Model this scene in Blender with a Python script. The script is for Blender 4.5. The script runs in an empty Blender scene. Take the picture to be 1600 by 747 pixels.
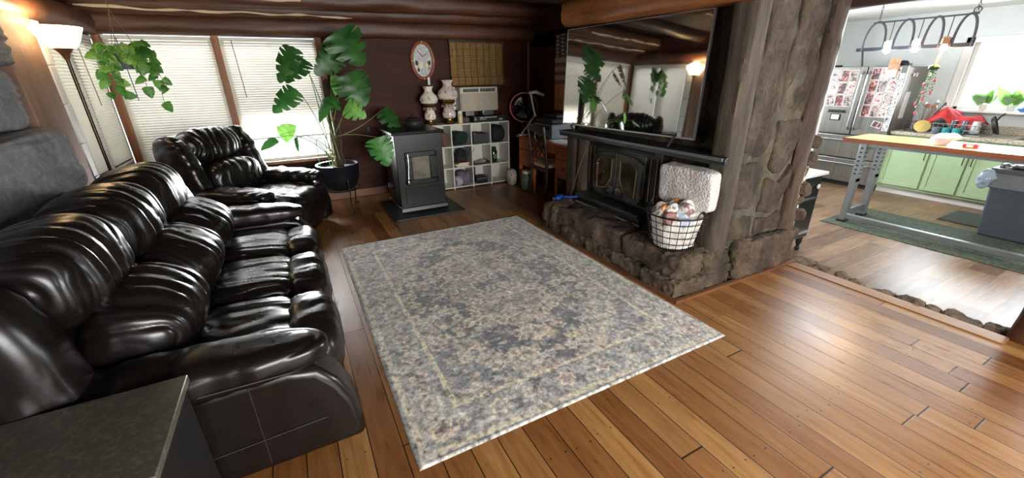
import bpy, math, random
import numpy as np
from mathutils import Vector, Matrix, Euler

scene = bpy.context.scene
C = scene.collection
PI = math.pi
def R(d): return math.radians(d)

# ------------------------------------------------------------------ camera
F_PX, YAW, PITCH, ROLL = 632.24, R(27.662), R(21.941), R(0.93)
CAM = Vector((0, 0, 1.6))
_f = Vector((math.sin(YAW)*math.cos(PITCH), math.cos(YAW)*math.cos(PITCH), -math.sin(PITCH)))
_r = Vector((math.cos(YAW), -math.sin(YAW), 0)); _d = _f.cross(_r)
_r2 = _r*math.cos(ROLL)+_d*math.sin(ROLL); _d2 = -_r*math.sin(ROLL)+_d*math.cos(ROLL)
cd = bpy.data.cameras.new('camera'); cam = bpy.data.objects.new('camera', cd); C.objects.link(cam)
cd.sensor_width = 36; cd.lens = F_PX/1600*36; cd.clip_start = .02; cd.clip_end = 200
cam.matrix_world = Matrix(((_r2.x, -_d2.x, -_f.x, CAM.x), (_r2.y, -_d2.y, -_f.y, CAM.y), (_r2.z, -_d2.z, -_f.z, CAM.z), (0, 0, 0, 1)))
scene.camera = cam

# ------------------------------------------------------------------ light
vs = scene.view_settings
vs.view_transform = 'Standard'; vs.look = 'None'; vs.gamma = 1; vs.use_curve_mapping = False
vs.exposure = 1.0
w = bpy.data.worlds.new('sky'); scene.world = w; w.use_nodes = True
bg = w.node_tree.nodes['Background']; bg.inputs[0].default_value = (.93, .97, 1, 1); bg.inputs[1].default_value = 1.75
cy = scene.cycles
cy.use_denoising = True
cy.max_bounces = 10; cy.diffuse_bounces = 5; cy.glossy_bounces = 4; cy.transmission_bounces = 6; cy.transparent_max_bounces = 12
cy.sample_clamp_indirect = 8; cy.blur_glossy = .5
cy.caustics_reflective = False; cy.caustics_refractive = False

def area(name, loc, rot, sx, sy, power, col=(1, 1, 1)):
    l = bpy.data.lights.new(name, 'AREA'); l.shape = 'RECTANGLE'; l.size = sx; l.size_y = sy
    l.energy = power; l.color = col
    o = bpy.data.objects.new(name, l); C.objects.link(o); o.location = loc; o.rotation_euler = rot
    return o
# daylight standing outside the windows, shining in; last two are added fill
area('daylight_back', (-.55, 7.4, 2.9), (R(-50), 0, 0), 2.6, 1.2, 260, (.97, .985, 1))
area('daylight_low', (-.03, 6.55, .78), (R(-72), 0, 0), .95, .34, 120, (.97, .985, 1))
area('daylight_left', (-2.9, 5.55, 2.9), (0, R(-50), 0), 1.2, 1.2, 150, (.97, .985, 1))
area('daylight_kitchen', (9.1, 1.2, 1.7), (0, R(90), 0), 1.2, 3.2, 235, (.87, .94, 1))
area('fill_kitchen_side', (6.0, 6.2, 1.5), (R(-90), 0, 0), 1.6, 1.0, 190, (.9, .95, 1))  # added fill lamp, outside an unseen opening in the kitchen side wall
area('fill_behind', (1.6, -2.35, 1.45), (R(90), 0, 0), 3.2, 1.3, 170, (1, .98, .95))  # added fill lamp behind the camera, no window seen there

# ------------------------------------------------------------------ mesh helpers
def vnoise(p, seed=0):
    p = np.asarray(p, float); i = np.floor(p).astype(np.int64); f = p-i; f = f*f*(3-2*f)
    def h(a, b, c):
        n = (a*73856093) ^ (b*19349663) ^ (c*83492791) ^ (seed*2654435761 & 0xffffffff)
        n = (n ^ (n >> 13))*1274126177 & 0xffffffff; n = (n ^ (n >> 16))*668265263 & 0xffffffff
        return (n & 0xffff)/32767.5-1
    x, y, z = i[:, 0], i[:, 1], i[:, 2]; u, v, w_ = f[:, 0], f[:, 1], f[:, 2]
    def L(a, b, t): return a+(b-a)*t
    return L(L(L(h(x, y, z), h(x+1, y, z), u), L(h(x, y+1, z), h(x+1, y+1, z), u), v),
             L(L(h(x, y, z+1), h(x+1, y, z+1), u), L(h(x, y+1, z+1), h(x+1, y+1, z+1), u), v), w_)
def fbm(p, seed=0, o=4):
    p = np.asarray(p, float); s = 0; a = 1
    for k in range(o): s = s+a*vnoise(p*2**k, seed+k); a *= .5
    return s
def rotm(r): return np.array(Euler([R(a) for a in r], 'XYZ').to_matrix())

class MB:
    def __init__(s): s.v = []; s.f = []; s.c = []; s.n = 0; s.hascol = False
    def add(s, v, f, col=None):
        v = np.asarray(v, float); s.v.append(v)
        s.f.extend([tuple(i+s.n for i in q) for q in f])
        if col is None: cc = np.ones((len(v), 3))*.5
        else: cc = np.broadcast_to(np.asarray(col, float), (len(v), 3)); s.hascol = True
        s.c.append(cc); s.n += len(v); return s
    def box(s, lo, hi, col=None, rot=None):
        lo = np.array(lo, float); hi = np.array(hi, float); c = (lo+hi)/2; h = (hi-lo)/2
        v = np.array([(x, y, z) for x in (-1, 1) for y in (-1, 1) for z in (-1, 1)], float)*h
        if rot is not None: v = v@rotm(rot).T
        return s.add(v+c, [(0, 1, 3, 2), (4, 6, 7, 5), (0, 4, 5, 1), (2, 3, 7, 6), (0, 2, 6, 4), (1, 5, 7, 3)], col)
    def bar(s, a, b, wx, wy, col=None, up=(0, 0, 1)):
        a = np.array(a, float); b = np.array(b, float); t = b-a; t /= np.linalg.norm(t)
        u = np.cross(up, t)
        if np.linalg.norm(u) < 1e-4: u = np.cross((1, 0, 0), t)
        u /= np.linalg.norm(u); w_ = np.cross(t, u); v = []
        for p in (a, b):
            for i, j in ((-1, -1), (1, -1), (1, 1), (-1, 1)): v.append(p+u*wx/2*i+w_*wy/2*j)
        return s.add(v, [(3, 2, 1, 0), (4, 5, 6, 7), (0, 1, 5, 4), (1, 2, 6, 5), (2, 3, 7, 6), (3, 0, 4, 7)], col)
    def tube(s, pts, r, n=8, closed=False, col=None, cap=True):
        P = np.array(pts, float); m = len(P); rr = np.broadcast_to(np.asarray(r, float), (m,))
        T = np.zeros_like(P)
        if closed: T = np.roll(P, -1, 0)-np.roll(P, 1, 0)
        else: T[1:-1] = P[2:]-P[:-2]; T[0] = P[1]-P[0]; T[-1] = P[-1]-P[-2]
        T /= np.linalg.norm(T, axis=1)[:, None]+1e-12
        u = np.cross(T[0], (0, 0, 1)); 
        if np.linalg.norm(u) < 1e-3: u = np.cross(T[0], (1, 0, 0))
        v = []; 
        for k in range(m):
            u = u-T[k]*(u@T[k]); u /= np.linalg.norm(u)+1e-12; w_ = np.cross(T[k], u)
            for j in range(n):
                a = 2*PI*j/n; v.append(P[k]+rr[k]*(u*math.cos(a)+w_*math.sin(a)))
        f = []
        for k in range(m if closed else m-1):
            k2 = (k+1) % m
            for j in range(n): j2 = (j+1) % n; f.append((k*n+j, k*n+j2, k2*n+j2, k2*n+j))
        if not closed and cap: f.append(tuple(range(n))[::-1]); f.append(tuple(range((m-1)*n, m*n)))
        return s.add(v, f, col)
    def lathe(s, c, prof, n=28, col=None, sx=1, sy=1, ripple=None):
        v = []; m = len(prof)
        for k, (r, z) in enumerate(prof):
            for j in range(n):
                a = 2*PI*j/n; q = r
                if ripple: q = r*(1+ripple[1][k]*math.cos(ripple[0]*a))
                v.append((c[0]+q*math.cos(a)*sx, c[1]+q*math.sin(a)*sy, c[2]+z))
        f = [(k*n+j, k*n+(j+1) % n, (k+1)*n+(j+1) % n, (k+1)*n+j) for k in range(m-1) for j in range(n)]
        if prof[0][0] > 1e-5: f.append(tuple(range(n))[::-1])
        if prof[-1][0] > 1e-5: f.append(tuple(range((m-1)*n, m*n)))
        return s.add(v, f, col)
    def prism(s, poly, a, b, axis='y', col=None):
        n = len(poly); v = []
        for h in (a, b):
            for p, q in poly: v.append({'x': (h, p, q), 'y': (p, h, q), 'z': (p, q, h)}[axis])
        f = [tuple(range(n)), tuple(range(2*n-1, n-1, -1))]+[(i, i+n, (i+1) % n+n, (i+1) % n) for i in range(n)]
        return s.add(v, f, col)
    def sup(s, c, size, e=4, res=14, rot=None, disp=None, col=None, colf=None):
        """rounded box grown from a gridded cube; disp(unit_pts, pts, normals) -> offset"""
        g = np.linspace(-1, 1, res+1); g = np.sign(g)*np.abs(g)**.85; ids = {}; V = []; Fc = []
        A, B = np.meshgrid(g, g, indexing='ij')
        for ax in range(3):
            for sg in (-1, 1):
                base = sum(len(q) for q in V)
                q = np.zeros((res+1, res+1, 3)); q[..., ax] = sg; q[..., (ax+1) % 3] = A; q[..., (ax+2) % 3] = B
                V.append(q.reshape(-1, 3))
                for i in range(res):
                    for j in range(res):
                        t = [base+i*(res+1)+j, base+(i+1)*(res+1)+j, base+(i+1)*(res+1)+j+1, base+i*(res+1)+j+1]
                        Fc.append(tuple(t if sg > 0 else t[::-1]))
        V = np.concatenate(V); key = {}; mp = np.zeros(len(V), int); keep = []
        for i, k in enumerate(map(tuple, np.round(V, 5))):
            if k not in key: key[k] = len(keep); keep.append(i)
            mp[i] = key[k]
        V = V[keep]; Fc = [tuple(mp[list(q)]) for q in Fc]
        nrm = (np.abs(V)**e).sum(1)**(1/e); U = V/nrm[:, None]; h = np.array(size, float)/2
        P = U*h; N = np.sign(U)*np.abs(U)**(e-1)/h; N /= np.linalg.norm(N, axis=1)[:, None]+1e-9
        if disp is not None:
            d = disp(U, P, N); P = P+(d if d.ndim == 2 else N*d[:, None])
        if rot is not None: P = P@rotm(rot).T
        P = P+np.array(c, float)
        if colf is not None: col = colf(P)
        return s.add(P, Fc, col)
    def grid(s, fn, nu, nv, col=None, closed_u=False):
        uu = np.linspace(0, 1, nu+1); vv = np.linspace(0, 1, nv+1); P = np.array([fn(a, b) for a in uu for b in vv], float)
        f = [(i*(nv+1)+j, (i+1)*(nv+1)+j, (i+1)*(nv+1)+j+1, i*(nv+1)+j+1) for i in range(nu) for j in range(nv)]
        return s.add(P, f, col)
    def build(s, name, m, parent=None, smooth=35, bevel=0, seg=2, solid=0, label=None, sub=0):
        V = np.concatenate(s.v); me = bpy.data.meshes.new(name)
        if parent is None:
            org = np.array([(V[:, 0].min()+V[:, 0].max())/2, (V[:, 1].min()+V[:, 1].max())/2, V[:, 2].min()]); V = V-org
        else:
            mw = parent.matrix_basis.copy(); p = parent.parent
            while p: mw = p.matrix_basis@mw; p = p.parent
            mi = np.array(mw.inverted()); V = V@mi[:3, :3].T+mi[:3, 3]
        me.from_pydata(V.tolist(), [], s.f); me.validate()
        if s.hascol:
            a = me.color_attributes.new('Col', 'FLOAT_COLOR', 'POINT'); cc = np.ones((s.n, 4)); cc[:, :3] = np.concatenate(s.c)
            a.data.foreach_set('color', cc.ravel())
        me.materials.append(m)
        if smooth:
            me.shade_smooth()
            if smooth < 180: me.set_sharp_from_angle(angle=R(smooth))
        o = bpy.data.objects.new(name, me); C.objects.link(o)
        if parent is None: o.location = org
        else: o.parent = parent
        if bevel:
            b = o.modifiers.new('bevel', 'BEVEL'); b.width = bevel; b.segments = seg; b.limit_method = 'ANGLE'; b.angle_limit = R(40)
        if solid: k = o.modifiers.new('solid', 'SOLIDIFY'); k.thickness = solid; k.offset = 0
        if sub: k = o.modifiers.new('sub', 'SUBSURF'); k.levels = sub; k.render_levels = sub
        if label: o['label'] = label
        return o

def thing(name, label, cat, loc=(0, 0, 0), rz=0, group=None):
    o = bpy.data.objects.new(name, None); C.objects.link(o); o.empty_display_size = .1
    o.location = loc; o.rotation_euler = (0, 0, R(rz)); o['label'] = label; o['category'] = cat
    if group: o['group'] = group
    return o
def tag(o, label, cat, group=None, kind=None):
    o['label'] = label; o['category'] = cat
    if group: o['group'] = group
    if kind: o['kind'] = kind
    return o
def struct(o, label=None, cat=None):
    o['kind'] = 'structure'
    if label: o['label'] = label
    return o
def copy_tree(o, parent=None):
    c = o.copy(); C.objects.link(c); c.parent = parent
    for ch in [q for q in o.children]: copy_tree(ch, c)
    return c

# ------------------------------------------------------------------ material helpers
def hx(h):
    h = h.lstrip('#'); return tuple(((int(h[i:i+2], 16)/255+.055)/1.055)**2.4 if int(h[i:i+2], 16) > 10 else int(h[i:i+2], 16)/255/12.92 for i in (0, 2, 4))
class G:
    """a node tree with a small expression language"""
    def __init__(s, name, rough=.5, metal=0, spec=.5):
        s.m = bpy.data.materials.new(name); s.m.use_nodes = True; s.t = s.m.node_tree
        s.b = s.t.nodes['Principled BSDF']; s.set(Roughness=rough, Metallic=metal)
        s.b.inputs['Specular IOR Level'].default_value = spec
    def put(s, inp, v):
        if isinstance(v, X): s.t.links.new(v.s, inp)
        elif isinstance(v, tuple) and inp.type == 'RGBA': inp.default_value = (*v[:3], 1)
        else: inp.default_value = v
    def set(s, **k):
        for a, v in k.items(): s.put(s.b.inputs[a.replace('_', ' ')], v)
        return s
    def node(s, t, out=0, props=None, **k):
        n = s.t.nodes.new(t)
        for a, v in (props or {}).items(): setattr(n, a, v)
        for a, v in k.items(): s.put(n.inputs[int(a[1:]) if a[0] == 'i' and a[1:].isdigit() else a.replace('_', ' ')], v)
        return X(s, n.outputs[out])
    def P(s): return s.node('ShaderNodeTexCoord', 'Object')
    def math(s, op, a, b=0, c=0): return s.node('ShaderNodeMath', 0, {'operation': op}, i0=a, i1=b, i2=c)
    def xyz(s, p):
        n = s.t.nodes.new('ShaderNodeSeparateXYZ'); s.put(n.inputs[0], p); return [X(s, n.outputs[i]) for i in range(3)]
    def vec(s, x, y, z=0): return s.node('ShaderNodeCombineXYZ', 0, None, i0=x, i1=y, i2=z)
    def sc(s, p, v, add=(0, 0, 0)):
        n = s.t.nodes.new('ShaderNodeVectorMath'); n.operation = 'MULTIPLY_ADD'; s.put(n.inputs[0], p)
        n.inputs[1].default_value = v if isinstance(v, tuple) else (v, v, v)
        if isinstance(add, X): s.t.links.new(add.s, n.inputs[2])
        else: n.inputs[2].default_value = add
        return X(s, n.outputs[0])
    def noise(s, p, scale=5, detail=4, rough=.55, dist=0, out='Fac'):
        return s.node('ShaderNodeTexNoise', out, None, Vector=p, Scale=scale, Detail=detail, Roughness=rough, Distortion=dist)
    def voro(s, p, scale=5, out='Distance', feat='F1', rnd=1.0):
        return s.node('ShaderNodeTexVoronoi', out, {'feature': feat}, Vector=p, Scale=scale, Randomness=rnd)
    def white(s, v, out='Value'): return s.node('ShaderNodeTexWhiteNoise', out, {'noise_dimensions': '3D'}, Vector=v)
    def ramp(s, f, stops, interp='LINEAR'):
        n = s.t.nodes.new('ShaderNodeValToRGB'); s.put(n.inputs[0], f); r = n.color_ramp; r.interpolation = interp
        while len(r.elements) < len(stops): r.elements.new(.5)
        for e, (p, c) in zip(r.elements, stops): e.position = p; e.color = (*c, 1) if isinstance(c, tuple) else (c, c, c, 1)
        return X(s, n.outputs[0])
    def mix(s, f, a, b, mode='MIX'):
        n = s.t.nodes.new('ShaderNodeMix'); n.data_type = 'RGBA'; n.blend_type = mode
        s.put(n.inputs[0], f); s.put(n.inputs[6], a); s.put(n.inputs[7], b); return X(s, n.outputs[2])
    def attr(s, name='Col'): return s.node('ShaderNodeAttribute', 'Color', {'attribute_name': name})
    def bump(s, h, strength=.3, dist=.01):
        n = s.t.nodes.new('ShaderNodeBump'); s.put(n.inputs['Height'], h); n.inputs['Strength'].default_value = strength
        n.inputs['Distance'].default_value = dist; s.t.links.new(n.outputs[0], s.b.inputs['Normal']); return s
class X:
    def __init__(a, g, s): a.g = g; a.s = s
    def __add__(a, b): return a.g.math('ADD', a, b)
    def __sub__(a, b): return a.g.math('SUBTRACT', a, b)
    def __mul__(a, b): return a.g.math('MULTIPLY', a, b)
    def __truediv__(a, b): return a.g.math('DIVIDE', a, b)
    def floor(a): return a.g.math('FLOOR', a)
    def frac(a): return a.g.math('FRACT', a)
    def abs(a): return a.g.math('ABSOLUTE', a)
    def lt(a, b): return a.g.math('LESS_THAN', a, b)
    def gt(a, b): return a.g.math('GREATER_THAN', a, b)
    def min(a, b): return a.g.math('MINIMUM', a, b)
    def max(a, b): return a.g.math('MAXIMUM', a, b)
    def ss(a, lo, hi): return a.g.node('ShaderNodeMapRange', 0, {'interpolation_type': 'SMOOTHSTEP'}, i0=a, i1=lo, i2=hi, i3=0.0, i4=1.0)

def plain(name, c, rough=.5, metal=0, var=.12, scale=12, bump=0, bscale=60, spec=.5, coat=0):
    g = G(name, rough, metal, spec); c = hx(c) if isinstance(c, str) else c
    p = g.P(); n = g.noise(p, scale, 4)
    g.set(Base_Color=g.ramp(n, [(.25, tuple(x*(1-var) for x in c)), (.75, tuple(min(1, x*(1+var)) for x in c))]))
    if bump: g.bump(g.noise(p, bscale, 5), bump, .004)
    if coat: g.set(Coat_Weight=coat, Coat_Roughness=.15)
    return g.m
def wood(name, cols, axis='y', rough=.45, scale=1.0, bump=.25, knots=False, spec=.5):
    g = G(name, rough, 0, spec); p = g.P(); k = {'x': (.12, 1, 1), 'y': (1, .12, 1), 'z': (1, 1, .12)}[axis]
    q = g.sc(p, tuple(a*scale for a in k))
    big = g.noise(q, 5, 3, .5, .6); fine = g.noise(q, 38, 6, .65, .4)
    f = big*.6+fine*.4
    st = [(.28+.44*i/(len(cols)-1), hx(c)) for i, c in enumerate(cols)]
    g.set(Base_Color=g.ramp(f, st)); g.bump(fine+big*.6, bump, .006)
    return g.m

# floor boards of the main room: planks along Y
def floor_mat():
    g = G('floor_boards', .3); p = g.P(); x, y, z = g.xyz(p); W = .135
    ix = (x/W).floor(); r1 = g.white(g.vec(ix, 3.0, 1.0)); yy = y/2.6+r1*9.0; iy = yy.floor(); rr = g.white(g.vec(ix, iy, 5.0)); r2 = g.white(g.vec(iy, ix, 9.0))
    q = g.vec(x*1.0+rr*30.0, y*.09+r2*40.0, 0.0)
    gr = g.noise(q, 34, 6, .62, .5); bg_ = g.noise(q, 7, 3, .5, 1.2); pat = g.noise(p, 1.7, 3)
    base = g.ramp(rr*.62+bg_*.22+pat*.2, [(.12, hx('#653f1e')), (.35, hx('#875930')), (.55, hx('#95683a')), (.75, hx('#a97d4a')), (.92, hx('#744826'))])
    base = g.mix(g.ramp(gr, [(.3, .7), (.62, 0.0)]), base, (.5, .38, .3), 'MULTIPLY')
    dx = ((x/W).frac()-.5).abs(); dy = (yy.frac()-.5).abs()
    seam = dx.ss(.474, .49).max(dy.ss(.4975, .4995))
    fy = ((y/.41).frac()-.5)*.41; fx = ((((x/W).frac()-.5).abs())-.3)*W
    rn = g.white(g.vec(ix, (y/.41).floor(), 2.0)); d = g.math('SQRT', fx*fx+(fy+rn*.12-.06)*(fy+rn*.12-.06))
    nail = d.lt(.0042)*rn.gt(.45)
    dark = seam.max(nail)
    g.set(Base_Color=g.mix(dark, base, (.012, .007, .004)), Roughness=g.ramp(gr*.5+pat*.5, [(.3, .22), (.75, .42)]))
    g.bump((gr*.25)-dark, .35, .003)
    return g.m
def laminate_mat():
    g = G('laminate', .36, 0, .3); p = g.P(); x, y, z = g.xyz(p); W = .19
    iy = (y/W).floor(); r1 = g.white(g.vec(iy, 3.0, 1.0)); xx = x/1.2+r1*9.0; ix = xx.floor(); rr = g.white(g.vec(ix, iy, 5.0))
    q = g.vec(x*.12+rr*30.0, y+rr*12.0, 0.0); gr = g.noise(q, 20, 5, .6, 1.2)
    base = g.ramp(gr*.7+rr*.3, [(.25, hx('#4f3b2e')), (.5, hx('#755d48')), (.72, hx('#93795f'))])
    seam = ((y/W).frac()-.5).abs().ss(.488, .498)
    g.set(Base_Color=g.mix(seam, base, (.05, .035, .025))); g.bump(gr, .1, .002)
    return g.m
def leather_mat():
    g = G('dark_brown_leather', .3, 0, .5); p = g.P()
    n = g.noise(p, 5, 5, .6); v = g.voro(p, 260, 'Distance'); w_ = g.noise(p, 12, 3, .5, .6)
    wear = g.noise(g.sc(p, (1.0, 2.2, 1.0)), 9, 5, .7, 1)
    base = g.ramp(n, [(.3, hx('#0f0c0b')), (.6, hx('#16110f')), (.8, hx('#231914'))])
    base = g.mix(wear.ss(.6, .85)*.35, base, hx('#4a3427'))
    g.set(Base_Color=base, Roughness=g.ramp(w_, [(.3, .25), (.75, .36)]))
    g.bump(v*.12+w_*1.0, .12, .003)
    return g.m
def stone_mat(name, cols, scale=1.0, rough=.85, bump=.7, patch=.0):
    g = G(name, rough); p = g.P(); a = g.attr()
    q = g.sc(p, scale, a)
    n1 = g.noise(q, 4, 6, .65, .6); n2 = g.noise(q, 22, 8, .7, .4); v = g.voro(g.sc(p, 1.0, a), 9, 'Distance')
    base = g.ramp(n1*.55+n2*.45, [(.3+.4*i/(len(cols)-1), hx(c)) for i, c in enumerate(cols)])
    base = g.mix(.65, base, a, 'SOFT_LIGHT')
    big = g.noise(g.sc(p, (1.0, 1.0, .35)), 3.2, 5, .6, 1.5); ol = g.noise(g.sc(p, (1.3, 1.3, .5), (5, 3, 1)), 5, 4, .6)
    base = g.mix(big.ss(.42, .68)*float(patch), base, hx('#2b241b')); base = g.mix(ol.ss(.52, .7)*float(patch*.7), base, hx('#5c5138'))
    g.set(Base_Color=base); g.bump(n2+n1*.8-v*.3, bump, .02)
    return g.m

M = {}
M['floor'] = floor_mat(); M['lam'] = laminate_mat(); M['leather'] = leather_mat()
M['rock'] = stone_mat('hearth_stone', ['#241d17', '#4a3e34', '#665849', '#857566'], 1.6, .9, 1.0, patch=.6)
M['slab'] = stone_mat('chimney_stone', ['#1b1611', '#3d342a', '#574b40', '#7a6d5c'], 1.3, .9, .9, patch=.8)
M['mortar'] = stone_mat('mortar', ['#3c372d', '#5c5649', '#7a7363'], 1.5, .95, .6, .5)
M['step'] = stone_mat('threshold_stone', ['#3a322b', '#6a5c4c', '#8c7c6a'])
M['hewn'] = stone_mat('weathered_log', ['#45474a', '#66686c', '#808286', '#a3a29c'], 1.0, .9, .5)
M['post'] = wood('timber_post', ['#664d3e', '#7f6150', '#937563'], 'z', .65)
M['weath'] = wood('weathered_timber', ['#1d1812', '#393026', '#514739', '#6e6350'], 'z', .8, 1.0, .8)
M['bark'] = wood('barky_log', ['#231914', '#34281f', '#4a3a2f', '#655244'], 'z', .85, 1.2, 1.0)
M['log'] = wood('log_brown', ['#2e1a10', '#4f2f1e', '#6b442c'], 'x', .5)
M['logdark'] = wood('log_dark', ['#1e130f', '#332018', '#4a3021'], 'x', .5)
M['beam'] = wood('beam_orange', ['#5a3015', '#8a5227', '#b0713a'], 'y', .5)
M['header'] = wood('beam_header', ['#1f1412', '#382420', '#4b322a'], 'y', .6)
M['wallwood'] = wood('dark_wall_boards', ['#26110b', '#3c1d13', '#502a1c'], 'x', .6, 1.0, .35, spec=.2)
M['trimwood'] = wood('window_trim', ['#6d3f25', '#96603a', '#b07a4e'], 'z', .45)
M['base'] = wood('baseboard_wood', ['#4d2e1e', '#6b4329', '#80543a'], 'x', .5)
M['white'] = plain('white_paint', '#d8d8d4', .5, var=.04)
M['kwall'] = plain('kitchen_wall_paint', '#c9d0d0', .7, var=.03)
M['kceil'] = plain('kitchen_ceiling_paint', '#e4e6e4', .8, var=.02)
M['dark'] = plain('dark_ceiling', '#1d1512', .8)
M['black'] = plain('black_metal', '#16191a', .35, .3, .15)
M['blackm'] = plain('matte_black', '#121212', .7)
M['chrome'] = plain('brushed_chrome', '#b8bcc0', .25, 1)
M['gold'] = plain('brass', '#b08a4a', .3, 1)
M['rub'] = plain('dark_rubber', '#202020', .8)
g = G('window_blind_vinyl', .5)
g.t.nodes.remove(g.b)
d_ = g.t.nodes.new('ShaderNodeBsdfDiffuse'); t_ = g.t.nodes.new('ShaderNodeBsdfTranslucent'); mx = g.t.nodes.new('ShaderNodeMixShader')
d_.inputs[0].default_value = (*hx('#dedacb'), 1); t_.inputs[0].default_value = (*hx('#fbf8ee'), 1); mx.inputs[0].default_value = .10
g.t.links.new(d_.outputs[0], mx.inputs[1]); g.t.links.new(t_.outputs[0], mx.inputs[2]); g.t.links.new(mx.outputs[0], g.t.nodes['Material Output'].inputs[0])
M['blind'] = g.m
g = G('window_glass', 0.0); g.set(Transmission_Weight=1.0, IOR=1.45, Base_Color=(1.0, 1.0, 1.0)); g.t.nodes.remove(g.b)
gl = g.t.nodes.new('ShaderNodeBsdfGlossy'); tr = g.t.nodes.new('ShaderNodeBsdfTransparent'); mx = g.t.nodes.new('ShaderNodeMixShader'); fr = g.t.nodes.new('ShaderNodeFresnel')
gl.inputs['Roughness'].default_value = .02
g.t.links.new(fr.outputs[0], mx.inputs[0]); g.t.links.new(tr.outputs[0], mx.inputs[1]); g.t.links.new(gl.outputs[0], mx.inputs[2]); g.t.links.new(mx.outputs[0], g.t.nodes['Material Output'].inputs[0])
M['glass'] = g.m
def emit(name, c, s):
    g = G(name, .5); g.set(Base_Color=c, Emission_Color=c, Emission_Strength=s); return g.m

# ================================================================== the setting
def B(name, lo, hi, m, parent=None, bevel=0, **k): return MB().box(lo, hi).build(name, m, parent, bevel=bevel, **k)
WX, WY, RX = -1.65, 6.12, 3.56          # left wall, back wall, right wall behind the desk
CZ = 2.56                               # ceiling boards of the main room
struct(MB().box((-2.6, -2.0, -.12), (3.78, 6.3, 0)).build('floor', M['floor']), 'brown plank floor of the living room')
struct(MB().box((3.78, -2.0, -.27), (9.0, 5.2, -.15)).build('floor_kitchen', M['lam']), 'grey brown laminate floor of the kitchen')
struct(MB().box((-2.6, -2.0, CZ), (3.9, 6.3, CZ+.1)).build('ceiling', M['dark']))
struct(MB().box((3.9, -2.0, 2.35), (9.0, 5.2, 2.45)).build('ceiling_kitchen', M['kceil']))

# back wall with the window opening x -1.6..0.52, z .62..2.08
bw = MB()
def boards(mb, axis, a, b, z0, z1, at, th, h=.19):
    z = z0
    while z < z1-1e-4:
        zz = min(z+h, z1)
        if axis == 'x': mb.box((a, at, z+.004), (b, at+th, zz-.004)); mb.box((a, at+.012, z), (b, at+th, zz))
        else: mb.box((at, a, z+.004), (at+th, b, zz-.004)); mb.box((at+.012*(1 if th > 0 else -1), a, z), (at+th, b, zz))
        z = zz
boards(bw, 'x', .52, RX+.1, 0, 2.2, WY, .18)
boards(bw, 'x', -1.9, .52, 0, .62, WY, .18)
bw.box((-1.9, WY, 2.08), (.52, WY+.18, 2.6)); bw.box((.52, WY, 2.2), (RX+.1, WY+.18, 2.6))
struct(bw.build('wall_back', M['wallwood']))
rw = MB(); boards(rw, 'y', 4.72, WY, 0, 2.2, RX, .1, .24); boards(rw, 'y', 3.84, 4.72, 0, .72, RX, .1, .24); rw.box((RX, 3.84, 2.0), (RX+.1, WY, 2.6))  # unseen gap behind the chimney, added so kitchen light reaches the desk
struct(rw.build('wall_right', M['wallwood']))
# left wall: window part y 5.08..6.05, z .8..2.05 ; log part nearer
lw = MB(); lw.box((WX-.15, 4.35, 0), (WX, WY, .8)); lw.box((WX-.15, 4.35, 2.05), (WX, WY, 2.6)); lw.box((WX-.15, 4.35, .8), (WX, 4.84, 2.05)); lw.box((WX-.15, 6.03, .8), (WX, WY, 2.05))
lw.box((WX-.35, -2.0, 0), (WX-.2, 4.36, 2.6))
struct(lw.build('wall_left', M['wallwood']))
# near wall behind the camera with an unseen opening added for the fill lamp, x 0..3.2
nw = MB(); nw.box((-2.6, -2.1, 0), (0, -2.0, 2.6)); nw.box((0, -2.1, 0), (3.2, -2.0, .75)); nw.box((0, -2.1, 2.1), (3.2, -2.0, 2.6)); nw.box((3.2, -2.1, -.3), (9.0, -2.0, 2.6))
struct(nw.build('wall_near', M['wallwood']))
struct(MB().box((-2.7, -2.0, 0), (-2.0, -1.9, 2.6)).build('wall_corner', M['wallwood']))
# partition to the kitchen, near side of the opening and above it
pw = MB(); pw.box((3.8, -2.0, 2.15), (3.95, 1.9, 2.6)); pw.box((3.8, -2.0, -.2), (3.95, -1.85, 2.6)); pw.box((3.8, 1.9, 0), (3.95, 3.84, 2.6)); pw.box((3.8, 4.72, 0), (3.95, 5.2, 2.6)); pw.box((3.8, 3.84, 2.0), (3.95, 4.72, 2.6)); pw.box((3.66, 3.84, .0), (3.95, 4.72, .72)); pw.box((3.66, 4.72, 0), (3.8, 4.78, 2.6))  # unseen gaps near the camera and behind the chimney added to pass light
struct(pw.build('wall_partition', M['kwall']))
# kitchen shell: window opening y -.6..2.46, z 1.08..1.92 in the far wall
kw = MB(); kx = 8.5
kw.box((kx, 2.46, -.3), (kx+.15, 5.2, 2.4)); kw.box((kx, -2.0, -.3), (kx+.15, 2.46, 1.06)); kw.box((kx, -2.0, 1.93), (kx+.15, 2.46, 2.4)); kw.box((kx, -2.0, 1.06), (kx+.15, -.6, 1.93))
struct(kw.build('wall_kitchen', M['kwall']))
q = MB(); q.box((3.9, 4.9, -.3), (4.9, 5.05, 2.4)); q.box((6.9, 4.9, -.3), (9.0, 5.05, 2.4)); q.box((4.9, 4.9, -.3), (6.9, 5.05, .9)); q.box((4.9, 4.9, 2.05), (6.9, 5.05, 2.4)); struct(q.build('wall_kitchen_side', M['kwall']))  # unseen opening, added so the side fill lamp shines in

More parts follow.
